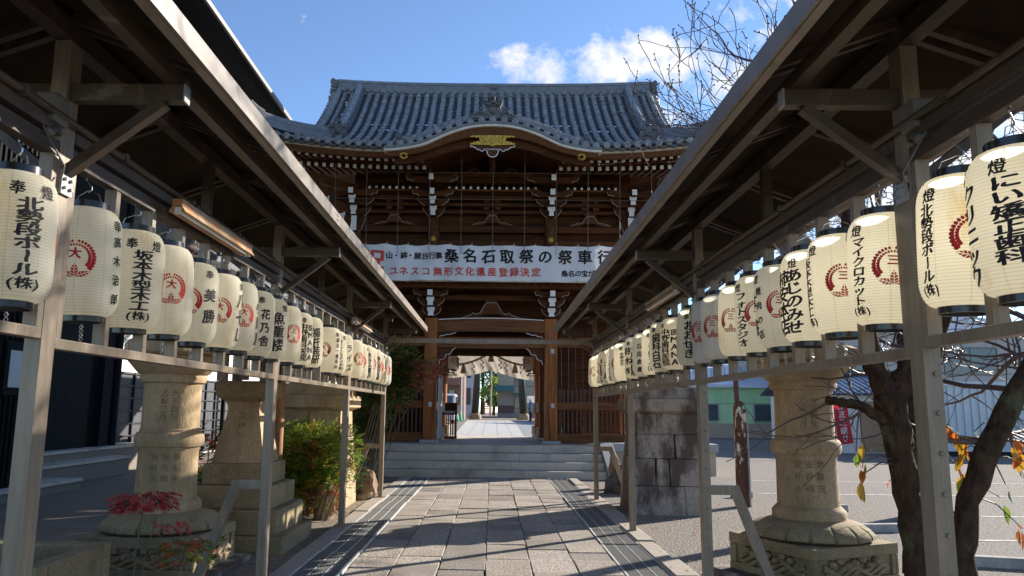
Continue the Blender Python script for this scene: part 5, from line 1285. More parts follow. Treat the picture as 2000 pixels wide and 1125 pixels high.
# ================================================================ STONE LANTERNS AND GUARDIANS
def stone_lantern(s, rotz, label):
    x, y = s*3.14, 7.3; t = thing('stone_lantern', label, 'stone lantern', (x, y, 0), 'tall round stone lanterns')
    R = Matrix.Rotation(rotz, 3, 'Z'); c = Vector((x, y, 0)); base_m = granite_m
    m = MB(); m.box(c+Vector((0, 0, .07)), (1.36, 1.36, .16), R=R); m.build('ground_slab', granite_s, t, bevel=.015)
    m = MB(); PW = 1.0 if s < 0 else .92
    m.box(c+Vector((0, 0, .185)), (1.06, 1.06, .07), R=R); m.box(c+Vector((0, 0, .31)), (.99, .99, .18), R=R); m.box(c+Vector((0, 0, .45)), (1.06, 1.06, .10), R=R)
    for q in range(4):
        Rq = R @ Matrix.Rotation(q*math.pi/2, 3, 'Z')
        for e in (-1, 1): m.box(c+Rq @ Vector((e*.49, -.507, .31)), (.08, .03, .18), R=Rq)
    pl = m.build('carved_plinth', base_m, t, bevel=.012)
    m = MB(); r = random.Random(31+s)
    for q in range(4):
        Rq = R @ Matrix.Rotation(q*math.pi/2, 3, 'Z')
        def P3(u, v, d=0): return c+Rq @ Vector((u, -.498-d, .31+v))
        for w in range(3):
            m.tube([P3(-.40+k*.05, -.06+.03*w+.035*math.sin(k*.9+w+q), .012) for k in range(17)], [.012+.014*abs(math.sin(k*.5+w)) for k in range(17)], 6)
        for k in range(7): m.tube([P3(-.3+k*.09, .04+.03*math.sin(k*2.1+q), 0), P3(-.29+k*.09, .045+.03*math.sin(k*2.1+q), .05)], [.045, .02], 8)
    m.build('relief', base_m, pl, smooth=True)
    m = MB(); NP = 16
    def petal(tt, z): return 1+.035*abs(math.cos(tt*NP/2))**.6
    m.lathe([(.50, .503), (.56, .53), (.565, .56), (.53, .60), (.46, .645), (.38, .67), (.33, .68)], 192, (x, y, 0), sq=lambda tt, z: 1-(.055 if abs(math.sin(tt*NP/2)) < .13 else (.03 if .55 < abs(math.sin(tt*NP/2)) < .66 else 0))*max(0, min(1, (.66-z)/.05)))
    m.build('lotus_base', base_m, t, smooth=True, auto=.9)
    pr = [(.325, .665), (.335, .70), (.335, .75), (.30, .79), (.283, .80)]
    pr += [(.283-.006*k/5, .80+.45*k/5) for k in range(1, 6)]
    pr += [(.283, 1.262), (.283, 1.285), (.308, 1.29), (.322, 1.32), (.326, 1.355), (.318, 1.40), (.302, 1.425), (.28, 1.43), (.28, 1.455), (.272, 1.46)]
    pr += [(.272-.004*k/5, 1.46+.40*k/5) for k in range(1, 6)]
    pr += [(.272, 1.872), (.272, 1.90), (.300, 1.91), (.315, 1.95), (.305, 1.985), (.335, 2.0), (.42, 2.10), (.47, 2.16)]
    m = MB(); m.lathe(pr, 40, (x, y, 0)); sh = m.build('shaft', granite, t, smooth=True, auto=.8)
    m = MB(); m.lathe([(.47, 2.161), (.53, 2.20), (.53, 2.30), (.46, 2.33), (.36, 2.34)], 6, (x, y, 0), rot=rotz); m.build('platform', granite, t, bevel=.012)
    m = MB()
    for k in range(6):
        a = rotz+k*math.pi/3; m.tube([(x+.29*math.cos(a), y+.29*math.sin(a), 2.341), (x+.29*math.cos(a), y+.29*math.sin(a), 2.74)], .05, 6)
    m.lathe([(.32, 2.341), (.32, 2.42)], 6, (x, y, 0), rot=rotz); m.lathe([(.33, 2.68), (.33, 2.74)], 6, (x, y, 0), rot=rotz); m.lathe([(.20, 2.42), (.20, 2.68)], 6, (x, y, 0), rot=rotz+.5); m.build('fire_box', granite, t)
    m = MB(); m.lathe([(.30, 2.745), (.60, 2.78), (.63, 2.86), (.50, 2.93), (.33, 3.05), (.20, 3.18), (.16, 3.22)], 6, (x, y, 0), rot=rotz)
    for k in range(6):
        a = rotz+k*math.pi/3; d = Vector((math.cos(a), math.sin(a), 0)); p = Vector((x, y, 0))+d*.60
        m.tube([p+Vector((0, 0, 2.83)), p+d*.08+Vector((0, 0, 2.90)), p+d*.07+Vector((0, 0, 2.99)), p-d*.01+Vector((0, 0, 3.01)), p-d*.03+Vector((0, 0, 2.96))], [.08, .075, .06, .05, .03], 8)
    m.build('canopy_stone', granite_s, t, smooth=True, auto=.6)
    m = MB(); m.lathe([(.15, 3.221), (.2, 3.25), (.13, 3.29), (.17, 3.34), (.18, 3.40), (.12, 3.48), (.02, 3.56)], 16, (x, y, 0)); m.build('finial', granite_s, t, smooth=True)
    # carved characters on the shaft
    def carve_text(cols, a0, zt, st, size):
        vv = []; ff = []
        for i, cc in enumerate(cols):
            for j, ch in enumerate(cc): cell(vv, ff, ch, -(i)*size*1.35, zt-j*st, size, bold=-.006)
        bm = bmesh.new(); vs = [bm.verts.new((u, v, 0)) for u, v, q in vv]
        for f in ff:
            try: bm.faces.new([vs[i] for i in f])
            except ValueError: pass
        for k in range(-20, 21): bmesh.ops.bisect_plane(bm, geom=bm.verts[:]+bm.edges[:]+bm.faces[:], plane_co=(k*.03, 0, 0), plane_no=(1, 0, 0), dist=1e-6)
        for v in bm.verts:
            a = a0+v.co.x/.28; v.co = Vector((.2855*math.cos(a) if v.co.y < 1.26 else .2765*math.cos(a), .2855*math.sin(a) if v.co.y < 1.26 else .2765*math.sin(a), v.co.y))
        me = bpy.data.meshes.new('carved_lettering'); bm.to_mesh(me); bm.free(); me.materials.append(mat('carved_ink', (.24, .185, .125), (.15, .115, .08), 45, rough=1, mid=(.42, .58))); o = bpy.data.objects.new('carved_lettering', me); COL.objects.link(o); o.parent = sh
    fa = math.atan2(-y, -x)
    if s < 0: carve_text(['大正四年', '乙卯三月'], fa+.10, 1.80, .075, .075); carve_text(['福谷甲', '安井政', '安井久'], fa+.28, 1.20, .10, .075)
    t.location.z = -.08
    if s > 0: carve_text(['大正四年', '乙卯三月'], fa+.35, 1.80, .075, .075); carve_text(['伊藤茂', '安井政', '安井久'], fa+.45, 1.20, .11, .075)
    return t
stone_lantern(-1, 0.0, 'round-shafted stone lantern on a lotus base beside the trough and black hall')
stone_lantern(1, rad(24), 'round-shafted stone lantern with mossy lotus base beside the cherry tree')
# bell-legged lantern behind it
x, y = -2.86, 8.78; t = thing('stone_lantern', 'stone lantern with flaring bell-shaped legs on a stepped granite base', 'stone lantern', (x, y, 0))
for k, (hw, z0, z1) in enumerate(((.66, -.02, .20), (.56, .202, .47), (.47, .472, .72), (.37, .722, .96))):
    m = MB(); m.b2(x-hw, x+hw, y-hw, y+hw, z0, z1); m.build('step_stone', granite_m, t, bevel=.02)
m = MB()
pr = [(.30, .962), (.29, 1.0), (.265, 1.15), (.235, 1.3), (.20, 1.45), (.185, 1.56), (.19, 1.62), (.21, 1.66)]
m.lathe([(r*1.414, z) for r, z in pr], 4, (x, y, 0), rot=rad(45)); bl_ = m.build('bell_legs', granite, t, smooth=True, auto=.6)
for dz, ch in ((1.50, '文'), (1.38, '化'), (1.26, '三')):
    vv = []; ff = []; cell(vv, ff, ch, 0, 0, .10, bold=-.004); w = interp(dz, [(b, a) for a, b in pr]); m = MB(); m.add([(x+u, y-w-.006, dz+v) for u, v, q in vv], ff); m.build('carved_lettering', MATS['carved_ink'], bl_, recalc=False)
m = MB(); m.lathe([(.30, 1.661), (.42, 1.72), (.44, 1.86), (.40, 1.9)], 4, (x, y, 0), rot=rad(45)); m.build('platform', granite_m, t, bevel=.015)
m = MB()
for sx in (-1, 1):
    for sy in (-1, 1): m.b2(x+sx*.25-.05, x+sx*.25+.05, y+sy*.25-.05, y+sy*.25+.05, 1.9, 2.3)
m.b2(x-.31, x+.31, y-.31, y+.31, 2.301, 2.38)
m.b2(x-.05, x+.05, y-.29, y-.21, 1.91, 2.3); m.build('fire_box', granite_s, t)
m = MB(); m.lathe([(.5, 2.381), (.82, 2.45), (.80, 2.53), (.45, 2.68), (.2, 2.85)], 4, (x, y, 0), rot=rad(45)); m.build('canopy_stone', granite_s, t, bevel=.02)
m = MB(); m.lathe([(.1, 2.851), (.15, 2.92), (.12, 3.02), (.01, 3.1)], 12, (x, y, 0)); m.build('finial', granite_s, t, smooth=True)
def guardian(s, mt, label, plabel):
    x, y = s*2.86, 12.25
    t = thing('stone_pedestal', plabel, 'pedestal', (x, y, 0), 'guardian pedestals'); r = random.Random(77+s)
    zs = [(-.02, .44, .60, .575), (.443, .86, .575, .545), (.863, 1.24, .54, .515), (1.243, 1.56, .51, .49)]
    for k, (z0, z1, wa, wb) in enumerate(zs):
        m = MB(); n = 3 if k % 2 else 2; cuts = [-1]+sorted(r.uniform(-.6, .6) for _ in range(n-1))+[1]
        for a, b in zip(cuts, cuts[1:]):
            def q(u, w): return x+w*u
            g = .006
            for sy in (0,):
                vs = [(q(a, wa)+g, y-wa, z0), (q(b, wa)-g, y-wa, z0), (q(b, wa)-g, y+wa, z0), (q(a, wa)+g, y+wa, z0), (q(a, wb)+g, y-wb, z1), (q(b, wb)-g, y-wb, z1), (q(b, wb)-g, y+wb, z1), (q(a, wb)+g, y+wb, z1)]
                vs = [(a_+r.uniform(-.012, .012), b_+r.uniform(-.014, .014), c_) for a_, b_, c_ in vs]
                m.add(vs, [(0, 1, 5, 4), (1, 2, 6, 5), (2, 3, 7, 6), (3, 0, 4, 7), (4, 5, 6, 7), (3, 2, 1, 0)])
        m.build('block_course', mt, t, bevel=.022)
    m = MB(); m.lathe([(.50*1.414, 1.563), (.61*1.414, 1.61), (.61*1.414, 1.80)], 4, (x, y, 0), rot=rad(45)); m.build('cap_stone', mt, t, bevel=.012)
    m = MB(); m.b2(x-.52, x+.52, y-.52, y+.52, 1.802, 1.98); m.build('upper_slab', mt, t, bevel=.012)
    # the guardian dog, seated and facing the path
    g = thing('guardian_dog', label, 'statue', (x, y, 1.98), 'stone guardian dogs')
    m = MB(); 
    for px, py in ((-.3, -.2), (.3, -.2), (-.3, .2), (.3, .2)): pass
    m.prism([(-.42, 0), (-.36, 0), (-.33, .06), (-.22, .10), (-.12, .06), (-.1, 0), (.08, 0), (.12, .08), (.24, .11), (.34, .06), (.37, 0), (.42, 0), (.36, .28), (-.36, .28)], lambda u, v, k: (x+u, y+(.3 if k else -.3), 1.982+v)); m.build('cloud_base', granite, g, bevel=.01)
    d = -s
    bm = bmesh.new(); lay = bm.verts.layers.skin.verify()
    def chain(pts, prev=None):
        for p, rr in pts:
            v = bm.verts.new((x+d*p[0], y+p[1], 2.26+p[2])); v[lay].radius = (rr, rr)
            if prev is not None: bm.edges.new((prev, v))
            prev = v
        return prev
    root = bm.verts.new((x+d*-.18, y, 2.26+.20)); root[lay].radius = (.19, .19); root[lay].use_root = True
    ch = chain([((-.05, 0, .34), .18), ((.08, 0, .48), .19)], root)
    nk = chain([((.14, 0, .66), .15), ((.2, 0, .78), .155)], ch); chain([((.34, 0, .76), .10), ((.40, 0, .74), .07)], nk)
    for sy in (-1, 1):
        chain([((.16, sy*.13, .40), .075), ((.2, sy*.14, .2), .06), ((.21, sy*.14, .06), .055), ((.3, sy*.14, .045), .05)], ch)
        chain([((-.12, sy*.17, .16), .11), ((.02, sy*.19, .13), .09), ((-.08, sy*.19, .05), .06), ((.06, sy*.19, .045), .05)], root)
        chain([((.14, sy*.12, .88), .05), ((.10, sy*.15, .94), .03)], nk)
    chain([((-.33, 0, .30), .10), ((-.40, 0, .46), .11), ((-.36, 0, .64), .08), ((-.32, 0, .74), .04)], root)
    me = bpy.data.meshes.new('body'); bm.to_mesh(me); bm.free(); o = bpy.data.objects.new('body', me); COL.objects.link(o)
    o.modifiers.new('s', 'SKIN'); sb = o.modifiers.new('u', 'SUBSURF'); sb.levels = 2
    me2 = bpy.data.meshes.new_from_object(o.evaluated_get(bpy.context.evaluated_depsgraph_get())); o.modifiers.clear(); o.data = me2; me2.materials.clear(); me2.materials.append(granite); me2.polygons.foreach_set('use_smooth', [True]*len(me2.polygons))
    for v in me2.vertices: v.co -= Vector((x, y, 1.98))
    o.parent = g
    m = MB()
    for k in range(26):
        a = k*2.4; zz = 2.26+.5+.40*(k/26); rr = .15*(1-.3*k/26); p = Vector((x+d*(.10-.02)+math.cos(a)*rr*.8, y+math.sin(a)*rr*1.05, zz))
        m.lathe([(.02, -.05), (.055, -.02), (.055, .02), (.02, .05)], 8, p)
    m.build('mane_curls', granite, g, smooth=True)
guardian(-1, granite, 'seated stone guardian dog on the pale pedestal behind the leafy bush', 'square pale block-built granite pedestal behind the leafy bush')
guardian(1, granite_s, 'seated stone guardian dog on the dark-stained pedestal near the rusty pole', 'tapering block-built stone pedestal with dark stains near the rusty pole')

# posts, rocks, basin, blocks
t = thing('wooden_post', 'round orange-brown wooden post between the bell-legged stone lantern and the pale pedestal', 'post', (-2.92, 10.2, 0)); m = MB(); m.lathe([(.085, -.02), (.08, 2.9)], 16, (-2.92, 10.2, 0)); m.build('post', woodpost, t, smooth=True, auto=.8)
m = MB(); m.b2(-2.985, -2.855, 10.12, 10.28, 2.901, 2.95); m.build('cap', zinc, t)
t = thing('rusty_pole', 'rusty steel pole with peeling cream paint and a thin brown pipe rising from it', 'pole', (4.38, 12.85, 0))
m = MB(); m.b2(4.29, 4.40, 12.78, 12.95, 0, 1.72); m.b2(4.402, 4.47, 12.80, 12.93, 0, 1.66); m.lathe([(.1, 1.722), (.06, 1.8)], 4, (4.36, 12.86, 0), rot=rad(45)); m.build('stub_column', rust, t, bevel=.01)
m = MB(); m.b2(4.472, 4.50, 12.81, 12.92, 0, 1.60); m.build('weathered_board', conc, t)
m = MB(); m.tube([(4.34, 12.87, 1.8), (4.28, 12.87, 4.4)], .045, 10); m.build('pipe', pipeb, t)
def rock(name, label, cat, c, dims, seed, mt, sub=3):
    bm = bmesh.new(); bmesh.ops.create_icosphere(bm, subdivisions=sub, radius=1); r = random.Random(seed); ks = [(rdir(r), r.uniform(.5, .95)) for _ in range(9)]
    for v in bm.verts:
        n = v.co.normalized(); s_ = 1.0
        for d, q in ks:
            dd = n.dot(d)
            if dd > .01: s_ = min(s_, q/max(dd, .3))
        s_ += .05*math.sin(n.x*9+seed)*math.sin(n.y*11)*math.sin(n.z*8+1); v.co = Vector((n.x*dims[0]*s_, n.y*dims[1]*s_, n.z*dims[2]*s_))
    me = bpy.data.meshes.new(name); bm.to_mesh(me); bm.free(); me.materials.append(mt); o = bpy.data.objects.new(name, me); o.location = c; COL.objects.link(o); tag(o, label, cat); return o
darkrock = mat('dark_rock', (.13, .115, .10), (.05, .045, .04), 9, rough=.95, bump=.8, bscale=16, c3=(.11, .12, .05), s3=3, t3=(.55, .7))
brownrock = mat('brown_rock', (.36, .23, .14), (.14, .085, .055), 7, rough=.9, bump=.8, bscale=12, stretch=(1, 1, .35), c3=(.5, .4, .3), s3=3, t3=(.55, .7))
rock('garden_rock', 'brown furrowed rock near the steps, beside the earth bed kerb', 'rock', (-2.2, 13.6, .15), (.26, .22, .36), 3, brownrock)
rock('garden_rock', 'low pale grey stone in front of the brown furrowed rock', 'rock', (-2.16, 13.15, .06), (.24, .16, .13), 5, granite)
rock('garden_rock', 'small pale upright stone beside the brown furrowed rock', 'rock', (-2.52, 13.2, .08), (.13, .12, .17), 8, conc)
rock('garden_rock', 'upright tan stone at the foot of the red-green bush', 'rock', (-2.33, 10.75, .16), (.17, .17, .44), 12, granite)
rock('garden_rock', 'large craggy dark rock between the gate steps and the stained pedestal', 'rock', (2.78, 14.7, .12), (.58, .42, .50), 21, darkrock)
rock('garden_rock', 'small brown rock behind the large craggy dark rock', 'rock', (2.62, 15.5, .22), (.2, .2, .5), 25, brownrock)
t = thing('stone_basin', 'long grey stone trough in front of the black hall', 'trough', (-3.7, 5.3, 0))
m = MB(); m.b2(-4.9, -2.95, 5.0, 5.13, 0, .53); m.b2(-4.9, -2.95, 5.83, 5.96, 0, .53); m.b2(-3.08, -2.95, 5.131, 5.829, 0, .529); m.b2(-4.9, -4.77, 5.131, 5.829, 0, .529); m.b2(-4.769, -3.081, 5.131, 5.829, 0, .12); m.build('trough', granite_m, t, bevel=.02)
m = MB(); m.b2(-4.76, -3.09, 5.4, 5.46, .36, .4); m.build('rail', granite, t)
for k, (x, y, rz_, lb) in enumerate(((5.35, 10.35, 8, 'low concrete parking block between stone lantern and cherry tree'), (5.45, 8.1, -14, 'low concrete parking block beside the leaning cherry stem'), (5.6, 12.4, 5, 'short concrete parking block beyond the stone lantern, half hidden'), (4.8, 14.2, 10, 'small concrete block near the rusty pole'))):
    m = MB(); m.prism([(-.07, 0), (.07, 0), (.055, .11), (-.055, .11)], lambda u, v, q: ((.33 if q else -.33)*(1 if k < 3 else .6), u, v)); o = m.build('parking_block', conc, bevel=.01); o.location = (x, y, .0); o.rotation_euler.z = rad(rz_); tag(o, lb, 'parking block', 'concrete parking blocks')

# ================================================================ PLANTS
def col_nandina(r, p):
    q = r.random()
    if p.z < .50 and p.x > -2.7: return 6 if q < .34 else (5 if q < .42 else (1 if q < .75 else 3))
    if p.x > -2.35 and p.z > .75: return r.choice([0, 1, 1, 3, 2])
    if abs(p.z-.95) < .12 and -2.7 < p.x < -2.45: return r.choice([6, 5, 0, 1, 1])
    return r.choice([0, 1, 1, 1, 1, 3, 0, 1])
shrub('nandina_bush', 'dense green bush with red and yellow leaf sprays in front of the pale pedestal', 'bush', (-2.6, 11.0, 0), [(-2.85, 11.0, .95, .42, .35, .42), (-2.5, 10.95, .85, .42, .38, .5), (-2.35, 10.8, .5, .30, .3, .35), (-2.75, 10.8, .45, .4, .3, .35), (-2.2, 11.1, 1.0, .25, .3, .3), (-2.95, 11.1, .6, .3, .3, .5)], 3200, .054, col_nandina, stems=14, seed=4)
shrub('nandina_spray', 'single long green leaf spray arching toward the path from the bush', 'bush', (-2.35, 10.6, 0), [(-2.12, 10.6, 1.08, .22, .1, .07), (-1.97, 10.6, 1.02, .16, .06, .05)], 34, .06, lambda r, p: r.choice([1, 1, 0]), stems=3, seed=41)
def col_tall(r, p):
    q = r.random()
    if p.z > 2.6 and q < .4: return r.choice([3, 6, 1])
    if p.x > -1.75 and p.z > 2.0 and q < .5: return r.choice([5, 6, 6])  # upper-right pink paints the pale reflections on the leaves
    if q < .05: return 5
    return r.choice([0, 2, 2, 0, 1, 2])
shrub('tall_nandina', 'tall leafy shrub with reddish upper leaves and painted pink reflections in front of the gate', 'bush', (-2.5, 16.2, 0), [(-2.35, 16.0, 2.35, .42, .4, .42), (-1.95, 15.9, 2.5, .45, .4, .28), (-1.45, 15.8, 2.45, .42, .3, .22), (-2.1, 16.0, 1.95, .35, .35, .4), (-2.6, 16.2, 1.6, .35, .4, .5), (-1.75, 15.9, 2.15, .3, .3, .22), (-2.15, 15.8, 2.85, .5, .3, .14), (-2.75, 16.1, 1.0, .35, .4, .5)], 2700, .068, col_tall, stems=12, seed=6)
m = MB(); r = random.Random(8)
for k in range(5):
    for j in range(10): m.lathe([(.003, -.014), (.014, -.005), (.014, .005), (.003, .014)], 6, (-2.02+.05*r.uniform(-1, 1)+(.1*k if k > 1 else 0)*.6, 15.6+r.uniform(-.05, .05), 2.05-.03*j+r.uniform(-.02, .02)))
    break
tag(m.build('berry_cluster', orang), 'hanging bunch of orange-red berries on the tall shrub by the gate', 'berries')
shrub('dark_shrub', 'dark green shrub with a few red sprays behind the round-shafted stone lantern by the trough', 'bush', (-3.55, 8.9, 0), [(-3.5, 8.9, .8, .30, .25, .5), (-3.62, 8.9, .4, .28, .25, .4), (-3.38, 8.8, 1.05, .2, .2, .25)], 300, .075, lambda r, p: (r.choice([5, 4]) if p.z > .8 and r.random() < .4 else r.choice([2, 2, 0])), stems=6, seed=9)
shrub('dark_shrub', 'low dark green bamboo-leaved plant beside the brown furrowed rock', 'bush', (-2.62, 13.1, 0), [(-2.55, 13.0, .35, .22, .2, .32), (-2.35, 12.9, .55, .15, .15, .18)], 90, .085, lambda r, p: r.choice([2, 0, 0]), stems=5, seed=12)
# bamboo-stem clump near the tall shrub
m = MB(); r = random.Random(4)
for k in range(7): x0 = -2.75+k*.05; m.tube([(x0, 15.4+r.uniform(-.1, .1), 0), (x0+.12+r.uniform(-.03, .03), 15.4, .8), (x0+.3, 15.5, 1.7)], [.022, .02, .012], 6)
tag(m.build('bamboo_clump', stemm), 'clump of thin dark bare stems under the tall leafy shrub', 'plant')
# red sapling in front
def sapling():
    base = (-2.86, 5.62, 0); t = thing('red_sapling', 'small nandina sapling with red leaf sprays in front of the carved plinth by the trough', 'sapling', base); m = MB()
    m.tube([(-2.86, 5.62, 0), (-2.87, 5.62, .5), (-2.82, 5.6, .86)], [.009, .007, .005], 6); m.tube([(-2.84, 5.63, 0), (-2.80, 5.62, .45), (-2.72, 5.6, .78)], [.008, .006, .004], 6); m.tube([(-2.6, 5.65, 0), (-2.52, 5.62, .4), (-2.5, 5.62, .55)], [.008, .006, .004], 6)
    for k in range(10): a = k*.63; m.tube([(-2.82, 5.6, .84), (-2.82+.2*math.cos(a), 5.6+.18*math.sin(a), .93-.03*(k % 3))], [.004, .002], 4)
    m.build('stems', stemm, t); m = MB(); r = random.Random(17)
    for k in range(230):
        a = r.uniform(0, 6.28); rr = r.uniform(.02, .2); spray(m, r, (-2.82+rr*math.cos(a), 5.6+rr*math.sin(a), .90+r.uniform(-.06, .05)), Vector((math.cos(a), math.sin(a), -.1)), 3, .032, .010, lambda r, p: r.choice([5, 6, 6, 5]), .5)
    for k in range(30):
        a = r.uniform(-.6, .9); spray(m, r, (-2.66+r.uniform(-.1, .16), 5.6+r.uniform(-.1, .1), .76-r.uniform(0, .09)), Vector((math.cos(a), math.sin(a), -.35)), 3, .030, .008, lambda r, p: r.choice([5, 5, 6]), .5)
    for k in range(95):
        a = r.uniform(0, 6.28); spray(m, r, (-2.50+r.uniform(-.16, .2), 5.6+r.uniform(-.12, .12), .56+r.uniform(-.10, .06)), Vector((math.cos(a), math.sin(a), -.3)), 3, .030, .008, lambda r, p: r.choice([4, 4, 5, 0, 1]) if p.x < -2.4 else r.choice([0, 1, 5]), .6)
    m.build('foliage', LEAFM, t, recalc=False); t.location.x += .27
sapling()
# cherry trees
t = thing('cherry_tree', 'dark forked cherry trunk with bare twigs and last orange leaves beside the mossy stone lantern', 'tree', (3.45, 6.0, 0)); m = MB(); r = random.Random(23); tips = []
def limb(pts, rr, n=12):
    q = []; R2 = []
    for i in range(len(pts)-1):
        for k in range(4):
            u = k/4; p = Vector(pts[i]).lerp(Vector(pts[i+1]), u); q.append(p+rdir(r)*.012); R2.append(lerp(rr[i], rr[i+1], u)*r.uniform(.93, 1.08))
    q.append(Vector(pts[-1])); R2.append(rr[-1]); m.tube(q, R2, n)
limb([(3.50, 6.0, -.05), (3.46, 6.0, .35), (3.40, 6.0, .85), (3.34, 6.0, 1.35), (3.30, 6.0, 1.75)], [.165, .115, .102, .10, .125])
limb([(3.28, 6.0, 1.72), (3.20, 6.02, 2.0), (3.12, 6.0, 2.35), (3.05, 6.0, 3.0), (3.15, 6.1, 3.9)], [.095, .08, .072, .06, .04])
limb([(3.33, 6.0, 1.72), (3.46, 6.0, 1.95), (3.58, 6.0, 2.3), (3.75, 6.05, 3.0), (3.8, 6.3, 4.0)], [.10, .088, .08, .07, .045])
limb([(3.62, 6.3, -.05), (3.60, 6.3, .6), (3.60, 6.3, 1.4), (3.80, 6.3, 2.1), (4.1, 6.3, 2.8), (4.4, 6.4, 3.8)], [.13, .10, .088, .10, .085, .05])
limb([(3.66, 5.8, -.05), (3.66, 5.8, .55), (3.74, 5.8, .95), (4.02, 5.8, 1.5), (4.28, 5.8, 1.92), (4.75, 5.8, 2.5), (5.3, 5.9, 3.3)], [.125, .088, .083, .083, .088, .07, .045])
limb([(3.24, 5.97, 1.55), (3.0, 5.9, 1.66), (2.72, 5.85, 1.70)], [.05, .04, .036], 8)
limb([(3.42, 6.05, 1.5), (3.52, 6.2, 1.25), (3.54, 6.25, .9), (3.5, 6.25, .3)], [.05, .065, .055, .06], 9)
m.build('trunk', bark, t, smooth=True)
m = MB()
starts = [((3.15, 6.1, 3.6), (-.2, .5, .8), 1.5, .045), ((3.8, 6.3, 3.7), (.2, .6, .7), 1.7, .045), ((4.4, 6.4, 3.6), (.4, .6, .6), 1.6, .045), ((5.2, 5.9, 3.1), (.6, .5, .4), 1.4, .04), ((3.3, 6.05, 2.5), (.3, .9, .15), 1.2, .03), ((3.8, 6.3, 2.4), (.5, .8, .1), 1.3, .03), ((4.2, 6.3, 2.6), (.2, .9, .0), 1.3, .03), ((4.5, 5.8, 2.2), (.2, 1, -.1), 1.3, .028), ((4.2, 5.8, 1.8), (-.5, .9, -.05), 1.1, .025), ((4.0, 5.82, 1.45), (.9, .4, .05), .9, .022), ((3.95, 5.8, 1.4), (-.8, .5, .05), .8, .022), ((2.75, 5.85, 1.70), (-.6, .3, -.3), .6, .012), ((3.05, 5.9, 1.64), (-.5, .2, -.5), .6, .012), ((4.7, 5.8, 2.4), (.5, .7, .2), 1.3, .03), ((3.55, 6.2, 1.3), (.6, .7, .1), .9, .02), ((3.62, 5.95, 1.42), (1, -.12, .02), 1.5, .016), ((3.5, 6.1, 2.0), (.9, .5, .1), 1.2, .02), ((3.6, 6.2, 1.8), (.7, .9, .2), 1.4, .022), ((4.3, 5.85, 2.0), (.5, .9, .1), 1.3, .022), ((3.9, 6.3, 2.2), (-.3, 1, .1), 1.3, .022), ((4.5, 5.85, 2.3), (-.4, .8, .5), 1.4, .025), ((4.9, 5.85, 2.8), (.0, .8, .3), 1.4, .03), ((3.7, 6.05, 2.8), (-.2, .9, .3), 1.3, .03)]
for p, d, l, w in starts: tree_branch(m, r, p, d, l, w, 3 if w > .03 else (2 if w > .013 else 1), tips, .5, .06, 5, (2, 3), 6)
m.build('branches', twig, t)
ml = MB()
def bigleaf(p, d, mi, l=.15):
    p = Vector(p); d = Vector(d).normalized(); l *= r.uniform(.8, 1.2); s_ = d.cross(rdir(r)).normalized(); n_ = s_.cross(d); w = l*.24
    q = [p+d*l*.08, p+d*l*.3+s_*w*.85+n_*w*.3, p+d*l*.55+s_*w+n_*w*.35, p+d*l*.8+s_*w*.55+n_*w*.1, p+d*l, p+d*l*.8-s_*w*.55+n_*w*.1, p+d*l*.55-s_*w+n_*w*.35, p+d*l*.3-s_*w*.85+n_*w*.3, p+d*l*.5, p-d*l*.2+n_*.01, p-d*l*.2+s_*.003]
    ml.add(q, [(0, 1, 2, 8), (8, 2, 3, 4), (0, 8, 6, 7), (8, 4, 5, 6), (9, 10, 0)], mi)
mtw = MB(); ANCH = [(3.38, 6, 1.2), (3.36, 6, 1.5), (2.74, 5.85, 1.69), (3.0, 5.9, 1.65), (3.55, 6.25, 1.3), (3.66, 5.8, .8), (3.74, 5.8, 1.0), (3.9, 5.8, 1.28), (4.02, 5.8, 1.5), (4.15, 5.8, 1.7), (4.28, 5.8, 1.92), (3.4, 6.0, 1.85)]
for (x, y, z) in ((3.0, 5.9, 1.35), (2.95, 5.9, 1.28), (3.0, 5.92, 1.2), (2.98, 5.9, 1.10), (3.45, 6.1, 1.95), (3.47, 6.15, 1.75), (3.46, 6.1, 1.60), (3.75, 5.9, 1.42), (3.78, 5.9, 1.30), (3.82, 5.9, 1.38), (3.86, 5.85, 1.45), (3.9, 5.9, 1.25), (3.82, 5.9, 1.18), (3.92, 5.85, 1.36), (3.75, 5.9, 1.12), (3.84, 5.9, 1.05), (4.12, 5.8, 1.40), (4.2, 5.85, 1.30), (4.25, 5.85, 1.15), (4.4, 5.8, 1.28), (4.42, 5.85, 1.12), (4.36, 5.85, 1.2), (4.55, 5.9, 1.35), (4.15, 5.82, .72), (4.3, 5.85, 1.42), (4.5, 5.85, 1.2), (4.62, 5.85, 1.3), (4.7, 5.9, 1.15), (4.75, 5.9, 1.4), (3.7, 5.9, 1.5), (3.72, 5.92, 1.2), (4.05, 5.82, 1.05), (3.62, 6.1, 1.2), (3.56, 6.0, .95), (4.0, 5.82, .95)):
    an = min(ANCH, key=lambda q: (q[0]-x)**2+(q[2]-z)**2); e_ = Vector((x, y, z+.02)); mid_ = Vector(an).lerp(e_, .55)+Vector((0, 0, .06)); mtw.tube([an, mid_, e_], [.008, .006, .004], 5)
    for k in range(r.choice((1, 2))): bigleaf((x+r.uniform(-.03, .03), y, z+r.uniform(-.03, .03)), Vector((r.uniform(-.5, .5), r.uniform(-.3, .3), -1)), r.choice([3, 4, 3, 4, 3, 1]))
for p, d in tips[::14]: bigleaf(p, d+Vector((0, 0, -.8)), r.choice([3, 4]), .085)
mtw.build('leaf_twigs', twig, t); ml.build('leaves', LEAFM, t, recalc=False)
MINR[0] = .0075
t = thing('bare_tree', 'bare winter tree whose crown of thin twigs rises above the canopy roof', 'tree', (7.2, 12.2, 0)); m = MB(); r = random.Random(52); tips = []
